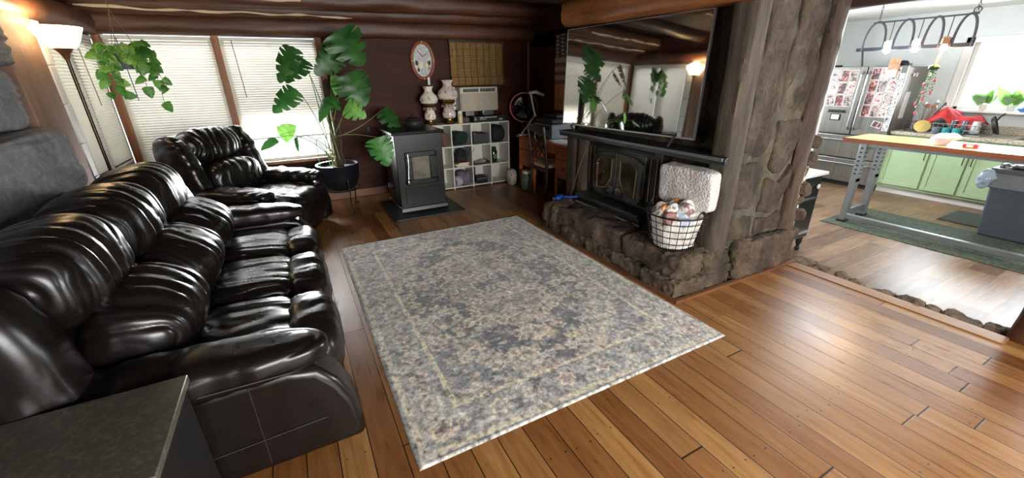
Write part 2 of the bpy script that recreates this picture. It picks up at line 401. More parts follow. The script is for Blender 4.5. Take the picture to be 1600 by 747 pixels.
# kitchen window: white frame, sill, glass
kf = thing('window_4', 'white framed kitchen window above the sink counter', 'window', (kx, .93, 1.06)); struct(kf)
f = MB(); f.box((kx-.03, 2.44, 1.0), (kx+.1, 2.53, 2.0)); f.box((kx-.03, -.6, 1.93), (kx+.1, 2.53, 2.0)); f.box((kx+.06, .9, 1.06), (kx+.1, .96, 1.93)); f.box((kx+.05, 2.4, 1.06), (kx+.1, 2.46, 1.93)); f.box((kx+.05, -.6, 1.06), (kx+.1, 2.46, 1.1))
f.build('window_frame', M['white'], kf, bevel=.004)
B('window_sill', (kx-.14, -.6, 1.035), (kx+.14, 2.56, 1.065), M['white'], kf, .004)
B('pane', (kx+.075, -.6, 1.08), (kx+.08, 2.44, 1.93), M['glass'], kf)

# log plates and ceiling logs
def log(mb, p0, p1, r, seed=0, sq=.25, nl=60, na=20, rough=.05, ry=None):
    p0 = np.array(p0, float); p1 = np.array(p1, float); t = p1-p0; L = np.linalg.norm(t); t /= L
    u = np.cross(t, (0, 0, 1)); u = u/np.linalg.norm(u) if np.linalg.norm(u) > .01 else np.array((1., 0, 0)); w_ = np.cross(u, t)
    K, A = np.meshgrid(np.linspace(0, 1, nl+1), np.linspace(0, 2*PI, na, endpoint=False), indexing='ij'); K = K.ravel(); A = A.ravel()
    ca, sa = np.cos(A), np.sin(A); e = 2/(1-sq+1e-6) if sq < .95 else 20
    q = (np.abs(ca)**e+np.abs(sa)**e)**(-1/e)
    nn = fbm(np.stack([K*L*2.2, ca*1.3+seed*7.1, sa*1.3], 1), seed, 4)
    rr = r*q*(1+rough*2*nn)
    P = p0+t*(K*L)[:, None]+u*(ca*rr)[:, None]+w_*(sa*rr*(ry or 1))[:, None]
    f = [(k*na+j, k*na+(j+1) % na, (k+1)*na+(j+1) % na, (k+1)*na+j) for k in range(nl) for j in range(na)]
    f.append(tuple(range(na))[::-1]); f.append(tuple(range(nl*na, (nl+1)*na)))
    mb.add(P, f)
    return mb
def lg(name, p0, p1, r, m, seed, **k): return struct(log(MB(), p0, p1, r, seed, **k).build(name, m, smooth=60))
lg('trim_1', (-1.9, 6.06, 2.17), (3.7, 6.04, 2.2), .1, M['log'], 1, sq=.4)
lg('trim_2', (-1.9, 5.93, 2.33), (3.7, 5.9, 2.4), .105, M['log'], 2, sq=.3)
lg('trim_3', (-1.9, 5.62, 2.4), (3.7, 5.6, 2.48), .11, M['log'], 3, sq=.2)
lg('trim_4', (-1.64, 3.9, 2.16), (-1.64, 6.2, 2.16), .11, M['log'], 4, sq=.3)
for k, yy in enumerate((4.7, 3.4, 2.1, .8, -.5)): lg(f'trim_{5+k}', (-1.9, yy, 2.5), (3.7, yy, 2.5), .1, M['logdark'], 10+k, sq=.15)
for n_, (xa, xb, y_, z_, sd) in enumerate(((-1.6, .9, 5.80, 2.285, 3), (-1.6, .35, 5.5, 2.39, 5))):
    q = MB(); K = np.linspace(0, 1, 90)
    zz = z_+.012*vnoise(np.stack([K*9, K*0, K*0+sd], 1), sd); th = .010+.008*vnoise(np.stack([K*17, K*0, K*0+sd], 1), sd+1)
    q.tube([(xa+(xb-xa)*k, y_, a) for k, a in zip(K, zz)], np.clip(th, .003, .02), 8); struct(q.build(f'trim_{33+n_}', plain('peeled_pale_edge', '#c9b59c', .6)))
# header beam over the kitchen opening, and the orange beam above the television
lg('trim_10', (3.82, -2.0, 2.12), (3.82, 2.0, 2.15), .13, M['header'], 21, sq=.6)
lg('trim_11', (2.72, 1.78, 2.13), (2.72, 3.83, 2.17), .115, M['beam'], 22, sq=.75)
lg('trim_12', (2.6, 1.9, 2.22), (3.9, 1.85, 2.22), .12, M['header'], 25, sq=.5)
# post at the near side of the kitchen opening
struct(log(MB(), (3.88, .33, -.15), (3.88, .33, 2.1), .115, 23, sq=.75).build('trim_13', M['log'], smooth=60))
# wide timber post and the white casing on the left wall
struct(MB().box((WX-.02, 4.2, 0), (WX+.08, 4.70, 2.2)).build('trim_14', M['post'], bevel=.01))
cs = MB(); z = .0
for k, h in enumerate((.55, .3, .28, .31, .29, .32)):
    cs.box((WX-.01, 4.705, z+.004), (WX+.085+.006*(k % 2), 4.80, z+h-.004)); z += h
struct(cs.build('trim_15', M['white'], bevel=.004))
# hewn grey logs of the near left wall
lgm = MB(); rnd = random.Random(4)
for k, (z0, h, dx, y1) in enumerate(((.0, .42, .0, 4.15), (.43, .46, .03, 4.2), (.9, .42, .02, 4.1), (1.33, .36, -.09, 3.98), (1.70, .30, -.13, 4.2), (2.01, .5, -.12, 4.15))):
    cc = .42+.1*rnd.random()
    lgm.sup((WX+.02+dx, (y1-2.0)/2, z0+h/2), (.5, y1+2.0, h), 11, 60, None,
            lambda U, P, N, k=k: .018*fbm(P*np.array([3, 1.0, 5])+k*9, k, 4)+.012*(1-np.abs(vnoise(P*np.array([6, 1.6, 22])+k*3, k+9))*2)+.008*fbm(P*np.array([9, 5, 30])+k*9, k+5, 3), (cc, cc, cc))
lgm.box((WX-.2, -1.9, 0), (WX+.02, 4.1, 2.55), (.4, .4, .4))
struct(lgm.build('wall_left_logs', M['hewn'], smooth=50))

# windows on the back wall: frames, glass and mini blinds
def window(n, x0, x1, z0, z1, wall, label):
    t = thing(f'window_{n}', label, 'window', ((x0+x1)/2, WY, z0) if wall == 'back' else (WX, (x0+x1)/2, z0)); struct(t)
    f = MB()
    def bx(a, b, c, d, e, g_):
        if wall == 'back': f.box((a, WY+c, e), (b, WY+d, g_))
        else: f.box((WX-d, a, e), (WX-c, b, g_))
    for a, b in ((x0, x0+.035), (x1-.035, x1)): bx(a, b, .03, .1, z0, z1)
    bx(x0, x1, .03, .1, z0, z0+.035); bx(x0, x1, .03, .1, z1-.035, z1); f.build('window_frame', M['white'], t)
    q = MB()
    if wall == 'back': q.box((x0, WY+.07, z0), (x1, WY+.074, z1))
    else: q.box((WX-.074, x0, z0), (WX-.07, x1, z1))
    q.build('pane', M['glass'], t)
window(1, -1.56, -.62, .62, 2.06, 'back', 'back wall window beside the room corner')
window(2, -.54, .47, .62, 2.06, 'back', 'back wall window behind the big leafy plant')
window(3, 4.86, 5.36, .8, 2.03, 'left', 'narrow side wall window behind the torchiere')
window(5, 5.42, 6.02, .8, 2.03, 'left', 'side wall window next to the room corner')
for n, (x, w_) in enumerate(((-1.6, .07), (-.58, .07), (.5, .08))):
    struct(MB().box((x-w_/2, WY-.035, .55), (x+w_/2, WY+.06, 2.12)).build(f'trim_{16+n}', M['trimwood'], bevel=.004))
struct(MB().box((-1.62, WY-.06, .58), (.54, WY+.06, .62)).build('trim_19', M['trimwood'], bevel=.004))
struct(MB().box((WX-.06, 5.36, .8), (WX+.025, 5.42, 2.05)).build('trim_20', M['white'], bevel=.004))
struct(MB().box((RX-.03, WY-.03, 0), (RX, WY, 2.1)).build('trim_21', M['trimwood'], bevel=.004))
struct(MB().box((-1.6, WY-.022, 0), (RX, WY, .11)).build('baseboard_back', M['base'], bevel=.006))
struct(MB().box((RX-.022, 3.9, 0), (RX, WY-.03, .11)).build('baseboard_right', M['base'], bevel=.006))

def blind(a, b, z0, z1, wall, label, tilt=60, wand=.12):
    t = thing('window_blind', label, 'window blind', ((a+b)/2, WY, z0) if wall == 'back' else (WX, (a+b)/2, z0), 0, 'white mini blinds on the living room windows')
    def to(s, d, z): return (s, WY-d, z) if wall == 'back' else (WX+d, s, z)
    m = MB(); z = z1-.03; th = R(tilt); hw = .0148
    c, s = math.cos(th)*hw, math.sin(th)*hw
    while z > z0+.03:
        P = [to(x, .02+d, z+e) for x in (a, b) for d, e in ((-c, s), (0, .002), (c, -s))]
        m.add(P, [(0, 1, 4, 3), (1, 2, 5, 4)]); z -= .028
    m.build('slats', M['blind'], t, smooth=0)
    def bb(x0, x1, d0, d1, z0_, z1_):
        p, q = to(x0, d0, z0_), to(x1, d1, z1_)
        return MB().box([min(i, j) for i, j in zip(p, q)], [max(i, j) for i, j in zip(p, q)])
    bb(a, b, .003, .037, z1-.028, z1).build('head_rail', M['white'], t, bevel=.002)
    bb(a, b, .01, .03, z0, z0+.018).build('bottom_rail', M['white'], t, bevel=.002)
    n = max(2, round((b-a)/.45)+1); k = MB()
    for i in range(n):
        x = a+.1+(b-a-.2)*i/(n-1) if b-a > .3 else a+(b-a)*(.3+.4*i)
        k.tube([to(x, .035, z1-.02), to(x, .035, z0)], .0012, 4)
    k.build('ladder_cord', M['white'], t)
    if wand: MB().tube([to(a+wand, .05, z1-.03), to(a+wand+.02, .06, z1-.65)], .004, 6).build('tilt_wand', M['trimwood'] if wall == 'left' else M['blackm'], t)
    return t
blind(-1.555, -.62, .6, 2.06, 'back', 'lowered white mini blind nearest the room corner on the back wall')
blind(-.54, .465, .905, 2.06, 'back', 'part-raised white mini blind behind the monstera')
blind(4.87, 5.355, .78, 2.04, 'left', 'narrow white mini blind behind the torchiere pole', wand=0)
blind(5.43, 6.02, .78, 2.04, 'left', 'white mini blind on the side wall beside the corner', wand=.1)
# ================================================================== rug
def rug():
    W_, L_ = 2.04, 2.84; cx, cy_ = 1.235, 2.735
    nu, nv = 400, 560
    x = np.linspace(-W_/2, W_/2, nu+1); y = np.linspace(-L_/2, L_/2, nv+1); Xg, Yg = np.meshgrid(x, y, indexing='ij')
    xs, ys = Xg.ravel(), Yg.ravel(); ax, ay = np.abs(xs), np.abs(ys)
    P3 = np.stack([xs, ys, xs*0], 1); S3 = np.stack([ax, ay, ax*0], 1)
    col = np.zeros((len(xs), 3))
    c = lambda h: np.array(hx(h))
    d = np.minimum(W_/2-ax, L_/2-ay)
    def sm(v, a, b): t = np.clip((v-a)/(b-a), 0, 1); return (t*t*(3-2*t))[:, None]
    def put(mask, cc):
        nonlocal col
        m = mask if mask.ndim == 2 else mask[:, None]; col = col*(1-m)+cc*m
    n1 = fbm(S3*9, 3, 4); n2 = fbm(S3*26, 4, 3); n3 = fbm(P3*2.2, 5, 3)
    field = c('#9d938c')+(c('#8a7f7a')-c('#9d938c'))*sm(n3, -.5, .6); col = field.copy()
    put(sm(n1, .1, .6)*.6, c('#b3a795'))
    # pointed medallion with a lobed edge
    def med(sx, sy): return (ax/sx)**1.35+(ay/sy)**1.35
    ang = np.arctan2(ay, ax); lob = .045*np.sin(ang*14)+.05*n1
    m0 = med(.78, 1.18)+lob
    put(1-sm(m0, .97, 1.03), c('#4f5159')); 
    put((1-sm(np.abs(m0-1.0), .0, .035))*.7, c('#a59c8c'))
    fl = fbm(S3*np.array([14, 14, 1]), 11, 3)
    ins = (1-sm(m0, .9, 1.0))
    put(ins*sm(fl, .12, .3), c('#8f887e')); put(ins*sm(fl, .38, .5), c('#b4a482')); put(ins*sm(-fl, .4, .55), c('#454850'))
    m1 = med(.42, .62)+lob*1.3
    put(1-sm(m1, .94, 1.04), c('#8d8279')); put((1-sm(np.abs(m1-1), .02, .06)), c('#b0a184')); put((1-sm(m1, .85, .95))*sm(fl, .05, .3), c('#6a655f'))
    m2 = med(.17, .3)+lob; put(1-sm(m2, .9, 1.05), c('#595b60')); put(1-sm(np.abs(m2-1), .03, .12), c('#b7a98c'))
    # corner spandrels
    k = (W_/2-.32-ax)/.42+(L_/2-.32-ay)/.62+lob*2
    put((1-sm(k, .93, 1.0)), c('#6d737a')); put((1-sm(np.abs(k-1), .02, .08)), c('#aea28b'))
    put((1-sm(k, .8, .95))*sm(fl, .1, .3), c('#9c9384'))
    # rosettes over the field
    def rosettes(px, py, r, seed, mask=None):
        for i, (a, b) in enumerate(zip(px, py)):
            rx, ry = ax-a, ay-b; q = np.hypot(rx, ry)*(1+.18*np.cos(np.arctan2(ry, rx)*6))
            w_ = 1.0 if mask is None else mask
            put((1-sm(q, r*.85, r*1.0))*.6*np.ones((len(q), 1)), c(['#a98f80', '#b3a283', '#9aa0a2'][i % 3]))
            put((1-sm(np.abs(q-r*.72), r*.05, r*.16))*.8, c('#cbbf9f')); put((1-sm(q, r*.25, r*.4))*.8, c('#6f6a68'))
    rg = random.Random(8)
    rosettes([rg.uniform(0, .68) for _ in range(34)], [rg.uniform(0, 1.08) for _ in range(34)], .045, 1)
    rosettes([0, .28, 0, .52, .2, .5], [.78, .5, .2, .2, .95, .8], .07, 2)
    # main border
    put((sm(-d, -.29, -.285)), c('#c1b795'))
    b = sm(-d, -.262, -.258); put(b, c('#838788')); put(b*sm(n1, .15, .5)*.6, c('#989a96')); put(b*sm(n2, .35, .55)*.7, c('#5d6164'))
    m = 13; bx_ = [W_/2-.16]*m+[W_/2-.16-.105*(2*i+1)/1 for i in range(5)]; by = [(i+.0)*.21*.5*1.02 for i in range(m)]+[L_/2-.16]*5
    for i, (a, bb) in enumerate(zip(bx_, by)):
        r = .062 if i % 2 == 0 else .036
        rosettes([a], [bb], r, 3)
    rosettes([W_/2-.16], [L_/2-.16], .07, 1)
    put(sm(-d, -.072, -.068), c('#8d8f88')); put(sm(-d, -.06, -.056), c('#b9b092'))
    put(sm(-d, -.06, -.056)*sm(n2, .3, .4)*.4, c('#8b8f90'))
    put(sm(-d, -.026, -.022), c('#66707a')); put(sm(-d, -.012, -.009), c('#a7aaa6'))
    # worn, faded pile
    wear = fbm(P3*3.5, 31, 4); wn = sm(wear, .1, 1.0)*.38; put(wn, c('#a9a39b'))
    mot = fbm(P3*16, 39, 4)[:, None]; fine = fbm(P3*75, 37, 2)[:, None]; mo2 = fbm(P3*38, 41, 3)[:, None]
    lum = col.mean(1, keepdims=True); col = lum+(col-lum)*.75; col = col*np.array([1.26, 1.18, 1.12])
    col = col*(1-.8*np.clip(mo2-.12, 0, 1))+(c('#cfc8ba')-col)*np.clip(mot-.2, 0, 1)*.8+(c('#cfc8ba')-col)*np.clip(-mo2-.3, 0, 1)*.7
    col = np.clip(col*(1+.42*fine)*1.04, 0, 1)
    z = .012+.0012*fbm(P3*5, 2, 3)
    edge = np.clip((d)/.012, 0, 1); z = z*np.sqrt(np.clip(edge, 0.02, 1))
    V = np.stack([xs+cx, ys+cy_, z], 1)
    a, bq = np.arange(nu), np.arange(nv); I, J = np.meshgrid(a, bq, indexing='ij'); I = I.ravel(); J = J.ravel(); q0 = I*(nv+1)+J
    F = np.stack([q0, q0+nv+1, q0+nv+2, q0+1], 1).tolist()
    g = G('rug_pile', .8, 0, .35); p = g.P(); n = g.noise(p, 160, 3, .7)
    g.set(Base_Color=g.mix(.5, g.attr(), g.ramp(n, [(.3, .28), (.7, .75)]), 'OVERLAY'), Sheen_Weight=.45, Sheen_Roughness=.5); g.bump(n, .5, .004)
    mb = MB(); mb.add(V, F, col)
    o = mb.build('area_rug', g.m, smooth=180)
    tag(o, 'faded grey and beige medallion rug with a floral border on the plank floor', 'rug')
rug()

# ================================================================== leather seating
def crease(freq, amp, ax=1, seed=0, fine=.35, cross=.5):
    def f(U, P, N):
        wob = vnoise(P*5+seed*3.1, seed)*.55+vnoise(P*11+seed, seed+1)*.2
        t = P[:, ax]*freq+wob
        r = np.abs(np.sin(PI*t)); m = .45+.55*np.clip(vnoise(P*np.array([4, 4, 4])+seed*7, seed+2)*.9+.6, 0, 1)
        t2 = P[:, ax]*freq*2.7+wob*2.2; r2 = np.abs(np.sin(PI*t2))
        q = P.copy(); q[:, ax] *= 3.0
        return amp*m*(r**.6-.75)+amp*fine*(r2**.7-.7)*m+amp*cross*vnoise(q*5+seed*5, seed+3)
    return f
def pil(name, c, size, parent, e=2.8, rot=None, res=30, d=None, m=None, **k):
    return MB().sup(c, size, e, res, rot, d).build(name, m or M['leather'], parent, smooth=70, **k)
M['stitch'] = plain('seam_thread', '#2b221c', .5)
def seam(name, pts, parent, r=.0035): return MB().tube(pts, r, 6).build(name, M['stitch'], parent)

sofa = thing('reclining_sofa', 'three-seat dark brown leather reclining sofa along the log wall', 'sofa', (-.6, 2.8, 0))
ya, yb = 1.58, 4.02
pil('back_shell', (-1.04, 2.8, .54), (.36, 2.3, .94), sofa, 6, (0, -9, 0), 30, lambda U, P, N: .01*fbm(P*3, 3, 3))
pil('seat_base', (-.46, 2.8, .2), (.92, 2.1, .3), sofa, 8, None, 10)
for s, (y0, y1) in enumerate(((1.83, 2.47), (2.47, 3.12), (3.12, 3.76))):
    yc, w_ = (y0+y1)/2, y1-y0
    pil('headrest', (-.96, yc, .895), (.44, w_*1.04, .40), sofa, 2.7, (0, -10, 0), 52, crease(9.5, .018, 1, 3+s, .3, .35))
    pil('lumbar_cushion', (-.72, yc, .62), (.4, w_*1.0, .40), sofa, 2.7, (0, 28, 0), 44, crease(10.5, .015, 1, 13+s, .35, .4))
    pil('seat_cushion', (-.39, yc, .375), (.50, w_*1.0, .225), sofa, 3.6, (0, 3, 0), 44, crease(9.5, .0075, 1, 23+s, .6, 1.0))
    pil('footrest', (-.095, yc, .315), (.27, w_*1.0, .34), sofa, 2.8, (0, 0, 0), 36, crease(4.5, .009, 1, 33+s, .5, .9))
    pil('kick_panel', (-.1, yc, .15), (.22, w_*.99, .22), sofa, 5, None, 16, lambda U, P, N: .006*fbm(P*5, 3, 3))
for s, (yc, yo) in enumerate(((1.7, 1.58), (3.89, 4.02))):
    sg = -1 if s == 0 else 1
    mb = MB()
    prof = [(-1.05, .04), (-1.05, .5), (-.2, .5), (-.09, .47), (-.02, .38), (.03, .26), (.05, .12), (.05, .04)]
    mb.prism(prof, yc-.105, yc+.105, 'y')
    mb.build('arm_panel', M['leather'], sofa, bevel=.035, seg=4)
    pil('arm_pad', (-.5, yc, .545), (.92, .27, .165), sofa, 2.9, (0, 2, 0), 44, crease(3.5, .006, 0, 50+s, .8, 1.6))
    yo2 = yc+sg*.118
    seam('seam', [(-.9+.09*i, yc+sg*.134, .535-.0025*i) for i in range(9)], sofa)
    seam('seam', [(-.36, yc-.13, .56), (-.36, yc-.08, .607), (-.36, yc, .63), (-.36, yc+.08, .607), (-.36, yc+.13, .56)], sofa)
seam('panel_seam', [(-.9+.1*i, 1.591, .19+.004*i) for i in range(9)], sofa, .002)
seam('panel_seam', [(-.34, 1.594, .48-.05*i) for i in range(9)], sofa, .002)
pil('side_wing', (-.99, 1.7, .58), (.42, .26, .9), sofa, 3.4, (0, -10, 0), 34, crease(5, .012, 0, 60, .5, 1.2))
pil('side_wing', (-.96, 3.88, .56), (.42, .26, .8), sofa, 3.4, (0, -10, 0), 34, crease(5, .012, 0, 61, .5, 1.2))

# single recliner in the corner, built facing +X
rc = thing('recliner', 'brown leather recliner armchair in the corner in front of the windows', 'recliner', (0, 0, 0))
pil('seat_base', (0, 0, .2), (.78, .84, .3), rc, 6, None, 12)
pil('back_shell', (-.42, 0, .62), (.2, .84, .92), rc, 5, (0, -16, 0), 26, lambda U, P, N: .012*fbm(P*3, 3, 3))
pil('headrest', (-.40, 0, .95), (.27, .66, .34), rc, 2.7, (0, -16, 0), 48, crease(12, .014, 1, 71, .5, .5))
pil('lumbar_cushion', (-.24, 0, .64), (.28, .62, .36), rc, 2.7, (0, -6, 0), 44, crease(9, .014, 1, 72, .4, .6))
for sg in (-1, 1):
    pil('back_wing', (-.37, sg*.38, .74), (.30, .17, .70), rc, 3.2, (0, -16, 0), 34, crease(5, .011, 2, 75+sg, .5, 1.2))
    MB().prism([(-.42, .05), (-.42, .5), (.22, .5), (.36, .42), (.41, .26), (.41, .05)], sg*.4-.09, sg*.4+.09, 'y').build('arm_panel', M['leather'], rc, bevel=.04, seg=4)
    pil('arm_pad', (0, sg*.41, .545), (.74, .25, .15), rc, 2.9, (0, 2, 0), 40, crease(4, .008, 0, 80+sg, .9, 1.6))
    seam('seam', [(-.3+.08*i, sg*.537, .54) for i in range(9)], rc)
pil('seat_cushion', (.06, 0, .385), (.6, .63, .24), rc, 3.2, None, 40, crease(6, .008, 1, 85, .6, 1.1))
pil('footrest', (.37, 0, .315), (.3, .68, .36), rc, 2.8, None, 40, crease(3, .012, 1, 86, .6, 1.2))
pil('kick_panel', (.3, 0, .12), (.22, .6, .2), rc, 5, None, 14)
rc.location = (-.40, 5.0, 0); rc.scale = (1.12, 1.12, 1.04); rc.rotation_euler = (0, 0, R(-32))

# side table at the near end of the sofa
st = thing('side_table', 'dark brown side table with a speckled matte top beside the near sofa arm', 'side table', (-.78, 1.31, 0))
tm = G('table_laminate', .42, 0, .4); p = tm.P(); sp = tm.voro(p, 90, 'Distance')
tm.set(Base_Color=tm.mix(tm.noise(p, 60, 4).ss(.45, .7), hx('#4b473e'), hx('#5f594d'))); tm.bump(tm.noise(p, 300, 2), .2, .002)
B('table_top', (-1.1, 1.11, .612), (-.485, 1.558, .64), tm.m, st, .004)
tf = plain('table_frame_black', '#141312', .5)
B('side_panel', (-.52, 1.13, 0), (-.5, 1.54, .612), tf, st, .003); B('side_panel', (-1.085, 1.13, 0), (-1.065, 1.54, .612), tf, st, .003)
B('back_panel', (-1.065, 1.52, 0), (-.52, 1.54, .612), tf, st, .003); B('shelf', (-1.065, 1.14, .3), (-.52, 1.52, .32), tf, st); B('bottom_panel', (-1.065, 1.14, .03), (-.52, 1.52, .05), tf, st)
cp = MB().tube([(-1.075, 1.3, .652), (-1.01, 1.47, .652)], .012, 10).build('capped_pen', plain('olive_plastic', '#6f6a4b', .4))
tag(cp, 'stubby olive green stick lying on the dark side table', 'pen')

# ================================================================== torchiere lamp
LX, LY = -1.41, 4.58
tl = thing('torchiere_lamp', 'lit floor lamp with a white glass bowl shade and bronze pole behind the sofa', 'floor lamp', (LX, LY, 0))
br = plain('bronze_metal', '#4a3a2e', .35, .6)
MB().lathe((LX, LY, 0), [(0, 0), (.13, 0), (.135, .012), (.12, .025), (.04, .035), (.02, .06), (0, .06)]).build('base', br, tl)
MB().tube([(LX, LY, .05), (LX, LY, .6), (LX, LY, 1.2), (LX, LY, 1.78)], .012, 12).build('pole', br, tl)
MB().lathe((LX, LY, 1.76), [(.013, 0), (.02, .02), (.03, .05), (.06, .085), (.07, .1), (.0, .1)]).build('socket_cup', plain('copper_bronze', '#8a5f44', .35, .7), tl)
gs = G('frosted_glass_lit', .3); gs.set(Base_Color=hx('#fff2dc'), Emission_Color=hx('#ffe2b0'), Emission_Strength=5.0, Transmission_Weight=.3)
MB().lathe((LX, LY, 1.845), [(.066, 0), (.085, .012), (.108, .05), (.13, .1), (.15, .145), (.147, .147), (.126, .103), (.104, .055), (.08, .018), (.06, .01)], 40).build('lamp_shade', gs.m, tl)
MB().sup((LX, LY, 1.91), (.06, .06, .08), 2, 8).build('bulb', emit('warm_bulb', hx('#ffd9a0'), 30), tl)
pl = bpy.data.lights.new('torchiere_light', 'POINT'); pl.energy = 6.5; pl.color = (1, .72, .42); pl.shadow_soft_size = .05
po = bpy.data.objects.new('torchiere_light', pl); C.objects.link(po); po.location = (LX, LY, 2.0)

# ================================================================== plants
gm = G('leaf_green', .42, 0, .5); p = gm.P(); n = gm.noise(p, 9, 3)
gm.set(Base_Color=gm.ramp(n, [(.3, hx('#1d3f1c')), (.7, hx('#38642c'))]), Subsurface_Weight=0.0); M['leaf'] = gm.m
def leafmat(name, a, b, tr=.35):
    g = G(name, .4); n = g.noise(g.P(), 8, 3); c = g.ramp(n, [(.3, hx(a)), (.7, hx(b))]); g.set(Base_Color=c)
    t = g.t.nodes.new('ShaderNodeBsdfTranslucent'); g.put(t.inputs[0], c); mx = g.t.nodes.new('ShaderNodeMixShader'); mx.inputs[0].default_value = tr
    g.t.links.new(g.b.outputs[0], mx.inputs[1]); g.t.links.new(t.outputs[0], mx.inputs[2]); g.t.links.new(mx.outputs[0], g.t.nodes['Material Output'].inputs[0]); return g.m
M['leafd'] = leafmat('monstera_leaf', '#1f4a20', '#3f7432', .3); M['leafl'] = leafmat('young_leaf', '#4f8a35', '#84b356', .45); M['leafp'] = leafmat('pothos_leaf', '#2f6a2a', '#5d9440', .4)
M['stem'] = plain('plant_stem', '#7d8a52', .5); M['stemd'] = plain('aerial_root', '#5a4a34', .8)
def leaf_mesh(L, W, cuts=0, curl=.18, seed=0):
    """heart-shaped blade from its stalk at the origin along +Y, face up +Z, with slits running in from the margin"""
    rg = random.Random(seed); V = [(0, 0, 0)]; F = []
    out = []
    n = 64
    for side in (-1, 1):
        pts = []
        for i in range(n+1):
            t = i/n; a = PI*t
            r = (math.sin(a*.5+.0)**.8)
            y = L*(-.16*math.sin(a)**1.2*(1 if t < .5 else .0)+(t**1.15)) if t < .5 else L*(t**1.15)
            x = W/2*(math.sin(PI*t**.62)**.75)
            pts.append((x*side, y))
        out.append(pts)
    # rows across the midrib, each side cut by slits
    V = []; mid = []
    mb = MB()
    for side in (-1, 1):
        seg = cuts*2+1 if cuts else 1
        edges = []
        pts = out[0 if side < 0 else 1]
        strips = []
        if cuts:
            k0 = 0; bounds = [int(4+(n-8)*j/(cuts+1)) for j in range(cuts+2)]; bounds[0] = 0; bounds[-1] = n
            for j in range(cuts+1): strips.append((bounds[j], bounds[j+1]))
        else: strips = [(0, n)]
        for si, (a, b) in enumerate(strips):
            ids = list(range(a, b+1)); nr = 5; vv = []
            ln = len(ids)
            for qi, i in enumerate(ids):
                t = i/n; ox, oy = pts[i]; my = L*min(1, t*.96+.0)
                gap = 0
                if cuts: 
                    e = abs(qi/(ln-1)-.5)*2; gap = max(0, e-.6)/.4
                for r in range(nr+1):
                    u = r/nr; x = ox*u; y = my+(oy-my)*u
                    if cuts and u > .45:
                        pull = (u-.45)/.55*gap*.46; mi = ids[ln//2]; cx_, cy_ = pts[mi]; tx, ty = cx_*u, (L*mi/n*.96)+(cy_-L*mi/n*.96)*u
                        x = x+(tx-x)*pull; y = y+(ty-y)*pull
                    rr = abs(x)/(W/2+1e-6); z = -curl*L*(y/L)**2-.10*W*rr**2+.02*W*math.sin(y/L*22+rr*4)*rr
                    vv.append((x, y, z))
            f = []
            for qi in range(ln-1):
                for r in range(nr):
                    q = (qi*(nr+1)+r, (qi+1)*(nr+1)+r, (qi+1)*(nr+1)+r+1, qi*(nr+1)+r+1); f.append(q if side > 0 else q[::-1])
            mb.add(vv, f)
    return mb
def place(mb, at, tip, up, name, m, parent, roll=0):
    at = np.array(at, float); d = np.array(tip, float)-at; d /= np.linalg.norm(d); up = np.array(up, float); zz = up-d*(up@d); zz /= np.linalg.norm(zz); xx = np.cross(d, zz)
    Rm = np.stack([xx, d, zz], 1)
    if roll: rr = np.array(Matrix.Rotation(R(roll), 3, 'Y')); Rm = Rm@rr
    mb.v = [v@Rm.T+at for v in mb.v]; return mb.build(name, m, parent, smooth=60)
def bez(a, b, c, n=14): return [tuple((1-t)**2*np.array(a)+2*t*(1-t)*np.array(b)+t*t*np.array(c)) for t in np.linspace(0, 1, n)]

PX, PY = .43, 5.5
pl = thing('plant_stand_pot', 'dark round planter bowl on curled iron legs in front of the window', 'planter', (PX, PY, 0))
MB().lathe((PX, PY, 0), [(0, .30), (.15, .30), (.2, .35), (.235, .45), (.245, .585), (.255, .60), (.255, .615), (.235, .615), (.225, .56), (0, .56)], 40).build('pot', plain('planter_navy_black', '#16181f', .3), pl)
MB().lathe((PX, PY, .555), [(0, .03), (.215, .02), (.222, 0)], 24).build('soil', plain('potting_soil', '#20160f', .95, bump=.8), pl)
for k in range(3):
    a = R(-75+120*k); ca, sa = math.cos(a), math.sin(a)
    pts = [(PX+ca*r, PY+sa*r, z) for r, z in ((.25, .45), (.262, .3), (.24, .16), (.225, .05), (.235, .015), (.262, .012), (.275, .03), (.265, .05), (.25, .045))]
    MB().tube(pts, .008, 8).build('leg', M['black'], pl)
MB().tube([(PX+.225*math.cos(2*PI*i/30), PY+.225*math.sin(2*PI*i/30), .3) for i in range(30)], .007, 6, True).build('ring', M['black'], pl)

